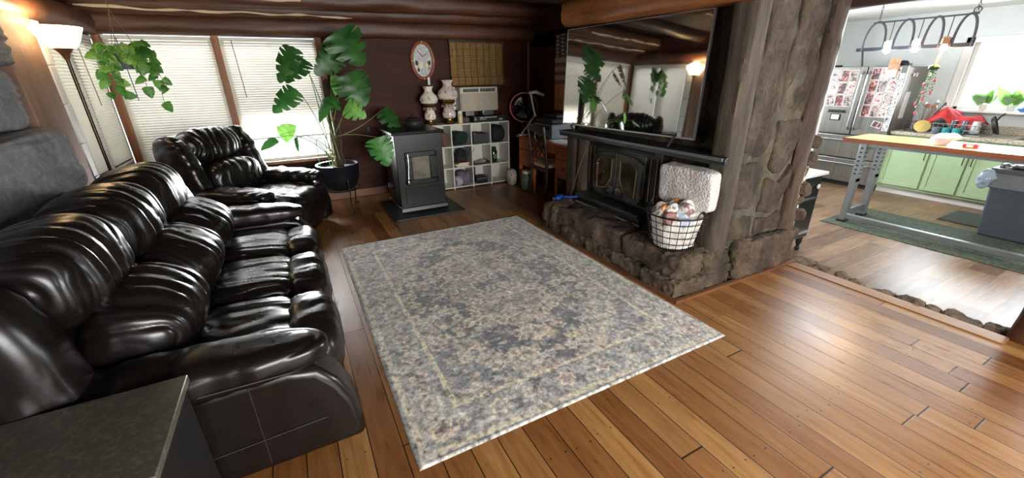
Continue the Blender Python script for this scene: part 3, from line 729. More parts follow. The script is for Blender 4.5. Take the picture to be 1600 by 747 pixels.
mo = thing('monstera_plant', 'tall monstera with large split leaves growing in the dark planter', 'plant', (PX, PY, .585))
MB().lathe((PX+.03, PY-.03, .585), [(.045, 0), (.052, .2), (.047, .5), (.05, .8), (.04, 1.0), (0, 1.02)], 14).build('moss_pole', plain('moss_pole', '#3a2c26', .95, bump=1, bscale=40, var=.4), mo)
LV = [((0.63, 5.1, 2.08), (0.83, 5.02, 1.76), 0.40), ((0.17, 5.0, 1.91), (-0.02, 4.92, 1.6), 0.24), ((0.25, 5.05, 1.8), (0.04, 4.97, 1.6), 0.28),
      ((0.64, 5.25, 1.88), (0.36, 5.17, 1.66), 0.24), ((0.12, 4.9, 1.51), (-0.12, 4.82, 1.32), 0.24), ((0.57, 5.2, 1.63), (0.51, 5.12, 1.45), 0.12),
      ((0.66, 5.15, 1.66), (0.80, 5.07, 1.33), 0.36), ((0.41, 5.1, 1.38), (0.28, 5.02, 1.19), 0.14), ((0.43, 5.2, 1.42), (0.53, 5.12, 1.29), 0.18),
      ((0.58, 5.05, 1.32), (0.76, 4.97, 1.2), 0.2), ((0.86, 5.0, 0.96), (0.93, 4.92, 0.64), 0.26), ((-0.12, 4.95, 1.06), (0.03, 4.87, 1.15), 0.15),
      ((0.01, 4.95, 1.02), (0.01, 4.87, 0.90), 0.1), ((-0.16, 4.85, 1.05), (-0.30, 4.77, .97), 0.1), ((1.08, 5.6, 1.22), (1.29, 5.52, 1.0), 0.26)]
for i, (a, t, w_) in enumerate(LV):
    L = math.dist(a, t)*1.08; w_ *= 1.22 if i not in (1, 2, 4) else 1.0; cuts = (0, 4, 4, 4, 4, 0, 4, 0, 3, 3, 4, 0, 0, 0, 3)[i]
    if i == 0: cuts = 3
    young = i in (5, 9, 11)
    mb = leaf_mesh(L, w_, cuts, .12, i)
    place(mb, a, t, (-.15+.1*(i % 3), -1, .35), 'leaf', M['leafl'] if young else M['leafd'], mo, roll=(-12, 14, 30, -25, 10, 0, -8, 40, -30, 10, 12, 0, 60, 30, -20)[i])
    bx_, by_ = PX+.06*math.sin(i*2.4), PY-.05+.05*math.cos(i*1.7); z0 = (1.25, 1.0, .95, 1.2, .9, 1.2, 1.1, .9, 1.0, 1.0, .95, .6, .6, .6, .95)[i]
    start = (bx_, by_, .59) if i in (1, 2, 4, 11, 12, 13) else (PX+.03, PY-.05, z0)
    mx_ = (start[0]*.6+a[0]*.4, start[1]*.6+a[1]*.4, max(start[2], a[2])+(.05 if a[2] < 1.1 else -.25)+(.0))
    MB().tube(bez(start, mx_, a), [.008-.0004*q/1 for q in range(14)], 6).build('stem', M['stem'], mo)
rg = random.Random(3)
for i in range(9):
    a = rg.uniform(0, 6.28); r0 = .05; pts = [(PX+.03+r0*math.cos(a+.5*j)+.02*rg.uniform(-1, 1), PY-.03+r0*math.sin(a+.5*j)+.02*rg.uniform(-1, 1), .6+(.35+.5*rg.random())*j/5) for j in range(6)]
    MB().tube(pts, .005, 5).build('aerial_root', M['stemd'], mo)
MB().tube([(PX-.2, PY-.05, .6), (PX-.2, PY-.05, .85), (PX-.19, PY-.05, .93), (PX-.14, PY-.05, .95), (PX-.1, PY-.05, .93), (PX-.09, PY-.05, .6)], .006, 6).build('support_hoop', plain('green_wire', '#5f8a7a', .5), mo)

# hanging pothos by the corner
HX, HY = -1.21, 5.2
hp = thing('hanging_pothos', 'trailing green pothos hanging from the log beam in a grey pot before the corner window', 'hanging plant', (HX, HY, 1.72))
MB().lathe((HX, HY, 1.71), [(0, 0), (.075, 0), (.085, .02), (.11, .13), (.118, .135), (.118, .15), (.1, .15), (.09, .12), (0, .12)], 30).build('pot', plain('grey_hanging_pot', '#5a5d66', .5), hp)
for k in range(3):
    a = 2*PI*k/3+.4; MB().tube([(HX+.112*math.cos(a), HY+.112*math.sin(a), 1.85), (HX+.05*math.cos(a), HY+.05*math.sin(a), 2.05), (HX, HY, 2.2), (HX, HY, 2.36)], .0025, 5).build('hanger', M['stemd'], hp)
rg = random.Random(12); protos = []
def pleaf(at, tip, w_, i):
    mb = leaf_mesh(math.dist(at, tip), w_, 0, .15, i); return place(mb, at, tip, (rg.uniform(-.4, .4), -1, rg.uniform(.1, .8)), 'leaf', M['leafp'] if i % 3 else M['leafl'], hp, rg.uniform(-30, 30))
vines = [((-.08, -.06, 1.86), (-.16, -.1, 1.9), (-.17, -.08, 1.52), 8), ((-.05, -.1, 1.86), (-.1, -.18, 1.8), (-.06, -.15, 1.5), 8), ((.06, -.1, 1.86), (.14, -.15, 1.9), (.12, -.15, 1.56), 7),
         ((.08, -.03, 1.86), (.22, -.08, 1.98), (.2, -.1, 1.42), 9), ((.08, -.08, 1.86), (.2, -.12, 1.85), (.26, -.12, 1.55), 6), ((.02, -.1, 1.86), (.05, -.16, 2.0), (.16, -.18, 1.75), 6),
         ((-.06, 0, 1.86), (-.18, 0, 2.0), (-.17, -.05, 1.84), 5), ((.05, .02, 1.88), (.12, 0, 2.02), (.2, -.05, 1.86), 6), ((0, -.05, 1.86), (0, -.1, 1.98), (.03, -.16, 1.8), 6)]
for vi, (a, b, c, n_) in enumerate(vines):
    a, b, c = [(HX+q[0], HY+q[1], q[2]) for q in (a, b, c)]
    pts = bez(a, b, c, 16); MB().tube(pts, .003, 5).build('vine', M['stem'], hp)
    n_ = int(n_*1.4)
    for k in range(n_):
        p0 = np.array(pts[min(15, 1+int(14*(k+1)/n_))]); s = .07+.035*rg.random()
        dr = np.array([rg.uniform(-1, 1), rg.uniform(-.6, .1), rg.uniform(-1.2, -.1)]); dr /= np.linalg.norm(dr)
        pleaf(p0, p0+dr*s, s*.85, vi*10+k)

# ================================================================== pellet stove
SX, SY = 1.34, 5.20
ps = thing('pellet_stove', 'black freestanding pellet stove with a small glass door by the back wall', 'stove', (SX, SY, .02))
stv = G('stove_enamel', .32, .2, .5); stv.set(Base_Color=stv.ramp(stv.noise(stv.P(), 4, 4), [(.3, hx('#070a0a')), (.7, hx('#0d1212'))])); stv.bump(stv.noise(stv.P(), 90, 3), .06, .002)
S_ = stv.m
def fr(mb, z0, z1, a, b, c, d):   # frustum: half x, near y, far y at the bottom and top
    v = [(SX-a, SY+b, z0), (SX+a, SY+b, z0), (SX+a, SY+c, z0), (SX-a, SY+c, z0), (SX-d[0], SY+d[1], z1), (SX+d[0], SY+d[1], z1), (SX+d[0], SY+d[2], z1), (SX-d[0], SY+d[2], z1)]
    return mb.add(v, [(3, 2, 1, 0), (4, 5, 6, 7), (0, 1, 5, 4), (1, 2, 6, 5), (2, 3, 7, 6), (3, 0, 4, 7)])
fr(MB(), .06, .97, .295, -.23, .42, (.295, -.23, .42)).build('body', S_, ps, bevel=.008)
fr(MB(), .02, .07, .31, -.27, .35, (.30, -.255, .43)).build('base', S_, ps, bevel=.006)
B('side_seam', (SX-.299, SY-.03, .08), (SX-.294, SY-.02, .96), M['blackm'], ps)
fr(MB(), .965, 1.0, .32, -.26, .44, (.325, -.265, .445)).build('stove_top', S_, ps, bevel=.006)
dr = MB()
for lo, hi in (((-.19, .36, ), (.19, .42)), ((-.19, .7), (.19, .76)), ((-.19, .42), (-.11, .7)), ((.11, .42), (.19, .7))): dr.box((SX+lo[0], SY-.26, lo[1]), (SX+hi[0], SY-.228, hi[1]))
dr.build('door', S_, ps, bevel=.006)
gb = G('sooty_glass', .25); gb.set(Base_Color=gb.ramp(gb.noise(gb.P(), 6, 4), [(.3, hx('#4b463a')), (.7, hx('#7f7a68'))]))
B('door_glass', (SX-.112, SY-.243, .418), (SX+.112, SY-.238, .702), gb.m, ps)
MB().tube([(SX-.16, SY-.275, .74), (SX-.165, SY-.285, .6), (SX-.18, SY-.295, .5), (SX-.185, SY-.3, .44)], .006, 8).build('door_handle', M['chrome'], ps)
MB().sup((SX-.188, SY-.3, .4), (.035, .035, .075), 2.2, 10).build('handle_grip', M['chrome'], ps)
B('ash_door', (SX-.22, SY-.24, .11), (SX+.22, SY-.229, .31), S_, ps, .003)
for z in (.4, .72): MB().tube([(SX+.2, SY-.25, z-.03), (SX+.2, SY-.25, z+.03)], .01, 8).build('hinge', S_, ps)
MB().tube([(SX-.29, SY+.1, .3), (SX-.36, SY+.1, .3)], .05, 14).build('air_intake', M['blackm'], ps)
hpad = MB(); o_ = [(SX-.42, SY-.52), (SX+.42, SY-.52), (SX+.45, SY-.49), (SX+.45, SY+.42), (SX-.45, SY+.42), (SX-.45, SY-.49)]
hpad.prism(o_, 0, .02, 'z'); tag(hpad.build('hearth_pad', plain('pad_black', '#15181a', .45), bevel=.004), 'black square floor pad under the pellet stove', 'floor pad')
kt = thing('cast_iron_pot', 'squat black cast iron pot standing on the pellet stove', 'pot', (SX+.04, SY+.08, 1.0015))
ci = plain('cast_iron', '#1b1b1a', .55, .3, .3, bump=.4)
MB().lathe((SX+.04, SY+.08, 1.0015), [(0, 0), (.09, 0), (.115, .03), (.12, .07), (.11, .1), (.095, .115)], 30).build('body', ci, kt)
MB().lathe((SX+.04, SY+.08, 1.1115), [(.105, 0), (.1, .012), (.05, .028), (.015, .032), (.012, .045), (.022, .052), (0, .06)], 30).build('lid', ci, kt)
MB().tube(bez((SX-.08, SY+.08, 1.075), (SX-.15, SY+.08, 1.115), (SX-.11, SY+.08, 1.04), 8), .008, 8).build('handle', ci, kt)

# ================================================================== cube organizer
OX0, OX1, OY0, OY1 = 1.72, 2.99, 5.74, 6.07
co = thing('cube_organizer', 'white cube shelf unit with twelve compartments against the dark board wall', 'shelf', ((OX0+OX1)/2, (OY0+OY1)/2, 0))
T_ = .018; nC, nR = 4, 3; HT = .965
wl = plain('white_laminate', '#cfcdc2', .4, var=.03)
for k in range(nC+1):
    x = OX0+(OX1-OX0-T_)*k/nC; B('side_panel' if k in (0, nC) else 'divider', (x, OY0, 0), (x+T_, OY1, HT-T_), wl, co, .002)
for k in range(nR+1):
    z = (HT-T_)*k/nR
    if k == nR: B('top', (OX0, OY0, z), (OX1, OY1, HT), wl, co, .002)
    else: B('shelf', (OX0+T_, OY0+.003, z+(.02 if k == 0 else 0)), (OX1-T_, OY1, z+T_+(.02 if k == 0 else 0)), wl, co, .001)
B('back_panel', (OX0, OY1, 0), (OX1, OY1+.006, HT), wl, co)
cw = (OX1-OX0-T_)/nC; ch = (HT-T_)/nR
def cell(c, r): return (OX0+cw*c+T_/2+cw/2, OY0+.15, ch*r+T_+(.02 if r == 0 else 0))
def blob(name, c, s, m, e=2.6, seed=0, a=.02, fr_=7, parent=None, res=20, rot=None, **k):
    return MB().sup((c[0], c[1], c[2]+s[2]/2), s, e, res, rot, lambda U, P, N: a*fbm(P*fr_+seed*3, seed, 3)).build(name, m, parent, smooth=60, **k)
x, y, z = cell(1, 2); gc = plain('dark_green_cloth', '#12261f', .9, bump=.5)
v = MB(); v.grid(lambda a, b: (x-.13+.26*a+.02*math.sin(b*9), y-.06-.08*b+.02*math.sin(a*11+b*3), z+.28-.0*a-(.02+.25*b)*(1-.3*abs(a-.5))), 16, 14)
tag(blob('folded_throw', (x, y, z), (.25, .24, .2), gc, 2.8, 5, .03), 'dark green throw stuffed into a top compartment of the white shelf', 'blanket')
x, y, z = cell(1, 1); ch_ = thing('shoulder_bag', 'dark strappy bag hanging in the middle row of the white shelf', 'bag', (x, y, z))
bgm = plain('dark_bag_fabric', '#191c20', .8)
blob('body', (x+.04, y+.05, z+.0), (.17, .12, .25), bgm, 3, 6, .012, parent=ch_)
for k in range(5):
    xx = x-.1+.045*k; MB().tube(bez((xx, y-.1, z+.27), (xx+.05, y-.13, z+.02), (xx+.05+.02*k, y-.1, z+.27), 12), .004, 5).build('strap', bgm, ch_)
MB().tube([(x-.1, y-.1, z+.276), (x+.13, y-.1, z+.276)], .006, 6).build('rod', bgm, ch_)
bkx = x
for k, (cc, dx, wd, hh, lb) in enumerate((('#7a3a2e', 0, .2, .022, 'red-brown flat book at the bottom of the book stack in the white shelf'), ('#c9c2b8', -.02, .22, .018, 'cream flat book in the middle of the book stack in the white shelf'), ('#9a5246', .02, .18, .02, 'rust coloured flat book on top of the book stack in the white shelf'))):
    b = thing('book', lb, 'book', (x+dx, y-.07, z+.0), 0, 'books lying in the white shelf')
    z0 = z+sum((.022, .018, .02)[:k]); m = plain('book_cover_%d' % k, cc, .6)
    q = MB(); q.box((x+dx-wd/2, y-.13, z0), (x+dx+wd/2, y-.0, z0+.003)); q.box((x+dx-wd/2, y-.13, z0+hh-.003), (x+dx+wd/2, y-.0, z0+hh)); q.box((x+dx-wd/2, y-.13, z0), (x+dx-wd/2+.004, y, z0+hh)); q.build('cover', m, b)
    B('pages', (x+dx-wd/2+.004, y-.128, z0+.003), (x+dx+wd/2-.003, y-.003, z0+hh-.003), plain('pages', '#ddd6c4', .8), b)
for k, (dx, s, cc, lb) in enumerate(((-.07, (.14, .18, .15), '#a9a6b4', 'pale lavender knotted plastic bag in the lower compartment behind the stove'), (.06, (.2, .24, .22), '#6b6670', 'grey purple stuffed cloth bag in the lower compartment of the white shelf'))):
    x, y, z = cell(1, 0); tag(blob('stuffed_bag', (x+dx-.02, y-.02-.1*(k == 0), z), s, plain('bag_%d' % k, cc, .7), 2.4, 8+k, .03, 9), lb, 'bag')
x, y, z = cell(2, 2); gbn = thing('storage_bin', 'charcoal fabric bin filled with odds and ends in the top row of the white shelf', 'storage bin', (x, y, z))
fb = plain('charcoal_felt', '#3d4044', .9, bump=.6)
q = MB(); q.box((x-.12, y-.13, z), (x+.12, y+.13, z+.01)); q.box((x-.12, y-.13, z), (x-.112, y+.13, z+.15)); q.box((x+.112, y-.13, z), (x+.12, y+.13, z+.15)); q.box((x-.12, y-.13, z), (x+.12, y-.122, z+.15)); q.box((x-.12, y+.122, z), (x+.12, y+.13, z+.15)); q.build('bin', fb, gbn, bevel=.004)
for k, (dx, dz, s, cc, nm) in enumerate(((-.06, .12, .09, '#d9b48e', 'cream'), (.05, .12, .07, '#e7e2da', 'white'), (-.01, .16, .07, '#4a1c16', 'dark red'), (.0, .1, .08, '#b9b3a6', 'light grey'))):
    tag(blob('yarn_ball', (x+dx, y-.04+.03*k, z+dz-.06), (s*1.1, s, s), plain('yarn_%d' % k, cc, .9, bump=.9), 2, 20+k, .006, 20, None, 14), f'{nm} yarn ball poking out of the charcoal shelf bin', 'yarn', 'yarn balls in the shelf bin')
x, y, z = cell(3, 2); tag(blob('backpack', (x, y, z), (.25, .26, .26), plain('black_pack_cloth', '#101211', .8), 3, 31, .018), 'rounded black soft bag filling the top right compartment of the white shelf', 'bag')
x, y, z = cell(2, 1); tr_ = thing('letter_tray', 'brown tray with curled paper in the middle compartment of the white shelf', 'tray', (x, y, z))
q = MB(); q.box((x-.13, y-.14, z), (x+.13, y+.1, z+.008)); q.box((x-.13, y-.145, z), (x+.13, y-.137, z+.03)); q.box((x+.125, y-.14, z), (x+.132, y+.1, z+.045)); q.box((x-.132, y-.14, z), (x-.125, y+.1, z+.045)); q.build('tray', plain('tray_brown', '#4a2418', .4), tr_)
MB().grid(lambda a, b: (x-.1+.19*a, y-.1+.15*b, z+.012+.05*abs(a-.5)**1.4*1.8+.01*b), 12, 4).build('paper', plain('paper_grey', '#c8c8c0', .8), tr_, solid=.001)
x, y, z = cell(3, 1); jn = thing('canister', 'dark green glass jar with a black lid in the right column of the white shelf', 'jar', (x-.06, y, z))
MB().lathe((x-.06, y-.02, z), [(0, 0), (.055, 0), (.062, .02), (.062, .16), (.05, .19), (.045, .2), (0, .2)], 24).build('body', plain('green_glass', '#16301f', .15), jn)
MB().lathe((x-.06, y-.02, z+.2), [(.05, 0), (.05, .03), (.0, .032)], 24).build('lid', M['blackm'], jn)
B('label', (x-.09, y-.0845, z+.06), (x-.03, y-.082, z+.13), plain('label_green', '#4a6e57', .6), jn)
x, y, z = cell(2, 0); bd = thing('black_device_box', 'small black printer-like box in the bottom row of the white shelf', 'device', (x+.03, y, z))
B('body', (x-.09, y-.1, z), (x+.11, y+.1, z+.09), M['blackm'], bd, .012); B('tray', (x-.07, y-.135, z+.005), (x+.09, y-.1, z+.02), M['black'], bd, .003); B('panel', (x-.07, y-.104, z+.06), (x+.09, y-.1, z+.08), plain('device_grey', '#5b5e63', .3), bd)
tag(B('card_folder', (x-.12, y+.02, z), (x-.05, y+.12, z+.24), M['blackm'], None, .004), 'upright black folder beside the small black box in the shelf', 'folder')
x, y, z = cell(0, 2); tag(blob('plush_toy', (x+.08, y-.03, z), (.13, .12, .2), plain('pinkish_plush', '#6e4f48', .95, bump=.8), 2.3, 40, .02), 'dusty pink plush beside the stove in the top left compartment', 'toy')

# things on the organizer
def hurricane(x, y, sc, label, flowers, tint):
    t = thing('hurricane_lamp', label, 'table lamp', (x, y, HT), 0, 'painted glass hurricane lamps on the white shelf')
    gl_ = G('milk_glass_'+tint[1:], .25); p = gl_.P(); v = gl_.noise(p, 16, 4, .6, .5); vz = gl_.xyz(p)[2]
    col_ = gl_.mix(v.ss(.56, .62), gl_.ramp(gl_.noise(p, 5, 2), [(.3, hx(tint)), (.7, hx('#e8e2d4'))]), gl_.ramp(gl_.noise(p, 40, 3), [(.4, hx(flowers)), (.6, hx('#c98d70'))]))
    gl_.set(Base_Color=col_, Coat_Weight=.4); m = gl_.m; z = HT; s = sc
    MB().lathe((x, y, z), [(0, 0), (.055*s, 0), (.062*s, .01), (.05*s, .022*s), (.03*s, .04*s), (.028*s, .055*s), (0, .055*s)], 28).build('foot', M['gold'], t)
    MB().lathe((x, y, z+.05*s), [(.028*s, 0), (.07*s, .02*s), (.078*s, .06*s), (.062*s, .11*s), (.045*s, .15*s), (.055*s, .165*s), (0, .165*s)], 30, ripple=(8, [0, 0, 0, 0, .03, .06, 0])).build('font', m, t)
    MB().lathe((x, y, z+.21*s), [(.05*s, 0), (.075*s, .02*s), (.08*s, .035*s), (.07*s, .05*s), (0, .05*s)], 28).build('burner', M['gold'], t)
    k = MB()
    for i in range(14):
        a = 2*PI*i/14; k.lathe((x+.078*s*math.cos(a), y+.078*s*math.sin(a), z+.18*s), [(0, 0), (.007, .01), (.005, .03), (0, .045)], 6)
    k.build('prism_drop', G('crystal', .1).set(Base_Color=hx('#c9c4be'), Transmission_Weight=.6).m, t)
    MB().lathe((x, y, z+.255*s), [(.06*s, 0), (.1*s, .015*s), (.118*s, .055*s), (.105*s, .1*s), (.065*s, .135*s), (.048*s, .165*s), (.055*s, .2*s), (.066*s, .215*s), (.06*s, .213*s), (.044*s, .165*s)], 40, ripple=(9, [0, 0, 0, 0, 0, .02, .06, .1, .1, 0])).build('lamp_shade', m, t)
hurricane(1.795, 5.89, 1.1, 'smaller cream hurricane lamp with small flowers on the white shelf', '#b06a5a', '#dcd6c6')
hurricane(2.075, 5.87, 1.27, 'larger pinkish hurricane lamp with red roses on the white shelf', '#8a3324', '#b9a5a0')
cj = thing('candle_jar', 'pale yellow jar candle with a light lid beside the roses lamp', 'candle', (2.235, 5.85, HT))
MB().lathe((2.235, 5.85, HT), [(0, 0), (.035, 0), (.038, .01), (.038, .12), (.032, .13), (0, .13)], 24).build('jar', plain('pale_yellow_wax', '#cdb98a', .25), cj)
MB().lathe((2.235, 5.85, HT+.13), [(.034, 0), (.034, .03), (.02, .045), (0, .048)], 24).build('lid', plain('frosty_lid', '#d9d4c8', .3), cj)
bb = thing('game_box', 'long black lidded game box lying on the right end of the white shelf', 'box', (2.68, 5.86, HT))
B('body', (2.42, 5.78, HT), (2.95, 5.97, HT+.085), M['blackm'], bb, .003)
q = MB()
for a, b, zz, h in ((2.52, 2.58, .055, .012), (2.59, 2.8, .057, .011), (2.52, 2.62, .035, .007), (2.84, 2.9, .02, .014), (2.435, 2.46, .06, .006), (2.435, 2.465, .045, .006), (2.435, 2.468, .03, .006)): q.box((a, 5.7785, HT+zz), (b, 5.781, HT+zz+h))
q.build('pale_print', plain('pale_print', '#b9bdb9', .6), bb)
tag(blob('tissue_pouch', (2.345, 5.92, HT), (.11, .12, .07), plain('grey_brown_pouch', '#5b4f47', .8), 2.6, 44, .01), 'small grey-brown pouch between the candle jar and the game box', 'pouch')

# window air conditioner
ac = thing('window_air_conditioner', 'white window air conditioner under the woven shade', 'air conditioner', (2.57, 5.98, 1.1))
aw = plain('ac_plastic', '#c3bdab', .4, var=.03)
B('housing', (2.26, 5.86, 1.12), (2.87, WY-.002, 1.46), aw, ac, .018, seg=3)
B('front_grille', (2.27, 5.842, 1.14), (2.86, 5.862, 1.37), plain('ac_grille', '#a89c8b', .5), ac, .006)
q = MB()
for i in range(22): q.box((2.285+.026*i, 5.839, 1.15), (2.287+.026*i, 5.843, 1.36))
q.build('grille_ribs', aw, ac)
for a in (2.31, 2.58): 
    B('air_vent', (a, 5.855, 1.39), (a+.24, 5.864, 1.435), M['blackm'], ac)
    q = MB(); [q.box((a+.02*i, 5.851, 1.392), (a+.02*i+.003, 5.856, 1.433)) for i in range(1, 12)]; q.build('vent_louvre', aw, ac)
B('support_foot', (2.34, 5.88, 1.052), (2.48, 6.0, 1.12), M['chrome'], ac, .004); B('support_foot', (2.62, 5.88, 1.052), (2.8, 6.0, 1.12), M['chrome'], ac, .004)
B('side_curtain', (2.205, 6.07, 1.14), (2.26, WY-.003, 1.46), G('pale_panel', .5).set(Base_Color=hx('#e8eef0')).m, ac)  # side panel in one plain near-white colour

# bamboo roman shade
bs = thing('woven_roman_shade', 'golden brown woven bamboo roman shade on the back wall', 'window shade', (2.64, WY-.03, 1.5))
g = G('woven_bamboo', .7); p = g.P(); x_, y_, z_ = g.xyz(p)
st_ = ((x_/.0125).frac()-.5).abs(); hz = ((z_/.03).frac()-.5).abs(); wv = g.noise(g.vec(x_*60, z_*4, 0.0), 1, 3); big = ((x_/.105).frac()-.5).abs().ss(.36, .48)
c_ = g.ramp(wv*.6+st_*.6, [(.2, hx('#4b3316')), (.5, hx('#8a6a34')), (.8, hx('#b8955a'))]); c_ = g.mix(big*.7, c_, hx('#3a2814')); c_ = g.mix(hz.gt(.4)*.5, c_, hx('#2e1f10'))
g.set(Base_Color=c_); g.bump(st_, .5, .004)
q = MB()
def sh(a, b):
    z = 2.08-.6*b; d = .02+.012*math.sin(b*PI*7)**2+.012*math.sin(a*PI*4)**2+(.025 if b > .8 else 0)
    return (2.22+.86*a, WY-.012-d, z)
q.grid(sh, 60, 60); q.build('woven_panel', g.m, bs, solid=.006)
B('head_rail', (2.21, WY-.05, 2.06), (3.09, WY-.005, 2.1), plain('rail_dark', '#2c1d12', .6), bs)

# oval clock
ck = thing('wall_clock', 'oval wooden wall clock with a floral face hanging on the back wall', 'clock', (1.82, WY-.02, 1.82))
def oval(a, b, n=48, cx=1.82, cz=1.82): return [(cx+a*math.cos(2*PI*i/n), cz+b*math.sin(2*PI*i/n)) for i in range(n)]
q = MB(); pr = oval(.155, .235)
q.tube([(x, WY-.02, z) for x, z in pr], .024, 10, True); q.build('frame', plain('reddish_wood_frame', '#8a4a34', .35, var=.3), ck)
g = G('clock_face', .4); p = g.P(); v = g.voro(p, 26, 'Color'); zz = g.xyz(p)[2]
g.set(Base_Color=g.mix(g.noise(p, 18, 3).ss(.5, .62), hx('#a9aaa4'), g.mix(.5, hx('#d8d4c8'), v))); MB().prism(oval(.145, .225), WY-.018, WY-.006, 'y').build('face', g.m, ck)
for a, l in ((60, .07), (-40, .1)): MB().tube([(1.82, WY-.03, 1.87), (1.82+l*math.sin(R(a)), WY-.03, 1.87+l*math.cos(R(a)))], .003, 5).build('hand', M['blackm'], ck)
for dx, dz, s, cc in ((-.05, -.06, .03, '#d9cda4'), (.05, -.06, .03, '#d9cda4'), (0, -.14, .035, '#aab9c6'), (-.07, -.12, .02, '#1a1f1c'), (.09, -.1, .018, '#c06a3a'), (-.09, -.03, .025, '#2e2a1e'), (.09, -.03, .025, '#2e2a1e')):
    MB().sup((1.82+dx, WY-.026, 1.82+dz), (s*2*.8, .014, s*2.4), 2, 8).build('face_ornament', plain('ornament'+cc[1:], cc, .5), ck)
for dx, dz in ((-.155, 0), (.155, 0), (0, .235), (0, -.235)): MB().sup((1.82+dx, WY-.035, 1.82+dz), (.03, .03, .03), 2, 6).build('frame_stud', plain('stud_cream', '#c98f72', .5), ck)
MB().box((1.855, WY-.06, 1.5), (1.89, WY-.055, 1.6)).build('paper_tag', M['white'], ck)
MB().tube([(1.872, WY-.057, 1.6), (1.86, WY-.05, 1.66)], .002, 4).build('string', M['white'], ck)

# wall outlet
wo = thing('wall_outlet', 'dark outlet box low on the back wall beside the pellet stove', 'outlet', (.95, WY-.02, .92)); B('plate', (.92, WY-.012, .88), (.99, WY-.001, .99), M['blackm'], wo, .002); B('socket', (.94, WY-.016, .9), (.97, WY-.011, .97), plain('outlet_brown', '#3a2a20', .5), wo)

# ================================================================== desk corner
dw = wood('desk_maple', ['#7a3a18', '#a95728', '#c56f38'], 'y', .35, 1.0, .1); dwz = wood('desk_maple_front', ['#7c3715', '#b05826', '#cc6e36'], 'z', .35, 1, .1)
dk = thing('writing_desk', 'orange brown wooden desk with drawers in the corner beyond the chimney', 'desk', (3.25, 4.75, 0))
D0, D1, Y0, Y1 = 2.98, 3.5, 3.98, 5.48
B('desk_top', (D0-.02, Y0, .75), (D1, Y1, .78), dw, dk, .006)
for (y0, y1, nm) in ((5.0, 5.44, 1), (4.02, 4.46, 0)):
    B('cabinet', (D0+.02, y0, .34), (D1-.02, y1, .75), dwz, dk, .004)
    for k, (z0, z1) in enumerate(((.60, .74), (.36, .585))):
        d = B('drawer', (D0, y0+.03, z0), (D0+.022, y1-.03, z1), dwz, dk, .006)
        MB().lathe((0, 0, 0), [(.012, 0), (.016, .01), (.022, .02), (.012, .03), (0, .03)], 14)
        kb = MB().sup((D0-.018, (y0+y1)/2, (z0+z1)/2), (.035, .055, .02), 2.2, 8); kb.build('knob', M['gold'], d)
B('apron', (D0+.01, 4.46, .64), (D0+.03, 5.0, .75), dwz, dk)
for x in (D0+.04, D1-.05):
    for y in (Y0+.06, Y1-.06, 4.44, 5.02):
        MB().lathe((x, y, 0), [(0, 0), (.018, 0), (.022, .03), (.018, .08), (.024, .15), (.03, .2), (.02, .24), (.032, .28), (.03, .345), (0, .345)], 14).build('leg', dw, dk)

wc = wood('chair_espresso', ['#1a0e0b', '#2a1711', '#3c231a'], 'z', .3, 1, .1)
chr_ = thing('dining_chair', 'dark wooden chair with a crossed back and cream seat at the desk', 'chair', (2.98, 4.68, 0))
cyy = 4.70
for s in (-1, 1):
    y = cyy+s*.2
    MB().tube([(2.77, y, 0), (2.80, y, .25), (2.80, y, .45), (2.78, y, .7), (2.73, y, .98)], [.018, .02, .022, .02, .018], 8).build('rear_leg', wc, chr_)
    MB().tube([(3.2, y, 0), (3.19, y, .2), (3.18, y, .43)], [.017, .021, .024], 8).build('front_leg', wc, chr_)
    MB().bar((2.8, y, .41), (3.19, y, .41), .025, .06).build('seat_rail', wc, chr_)
for x in (2.8, 3.19): MB().bar((x, cyy-.2, .41), (x, cyy+.2, .41), .025, .06).build('seat_rail', wc, chr_)
MB().grid(lambda a, b: (2.735+.012*abs(a-.5)+0*b-.02*math.sin(PI*a)+.02*(1-b), cyy-.205+.41*a, .89+.10*b+.015*math.sin(PI*a)), 12, 4).build('top_rail', wc, chr_, solid=.022)
for z in (.56, ): MB().bar((2.79, cyy-.2, z), (2.79, cyy+.2, z), .018, .04).build('back_rail', wc, chr_)
for s in (-1, 1):
    MB().tube(bez((2.79, cyy-.2*s, .57), (2.775, cyy, .74), (2.75, cyy+.2*s, .9), 12), .011, 6).build('cross_slat', wc, chr_)
    MB().tube(bez((2.79, cyy-.2*s, .7), (2.775, cyy+.1*s, .72), (2.75, cyy+.05*s, .9), 12), .009, 6).build('cross_slat', wc, chr_)
    MB().tube(bez((2.79, cyy-.05*s, .57), (2.775, cyy-.05*s, .68), (2.77, cyy-.2*s, .78), 10), .009, 6).build('cross_slat', wc, chr_)
blob('seat', (2.995, cyy, .425), (.42, .43, .06), plain('cream_seat', '#b9a67c', .7), 4, 3, .003, parent=chr_)

chr_.location = (chr_.location.x+.13, chr_.location.y+.05, 0)

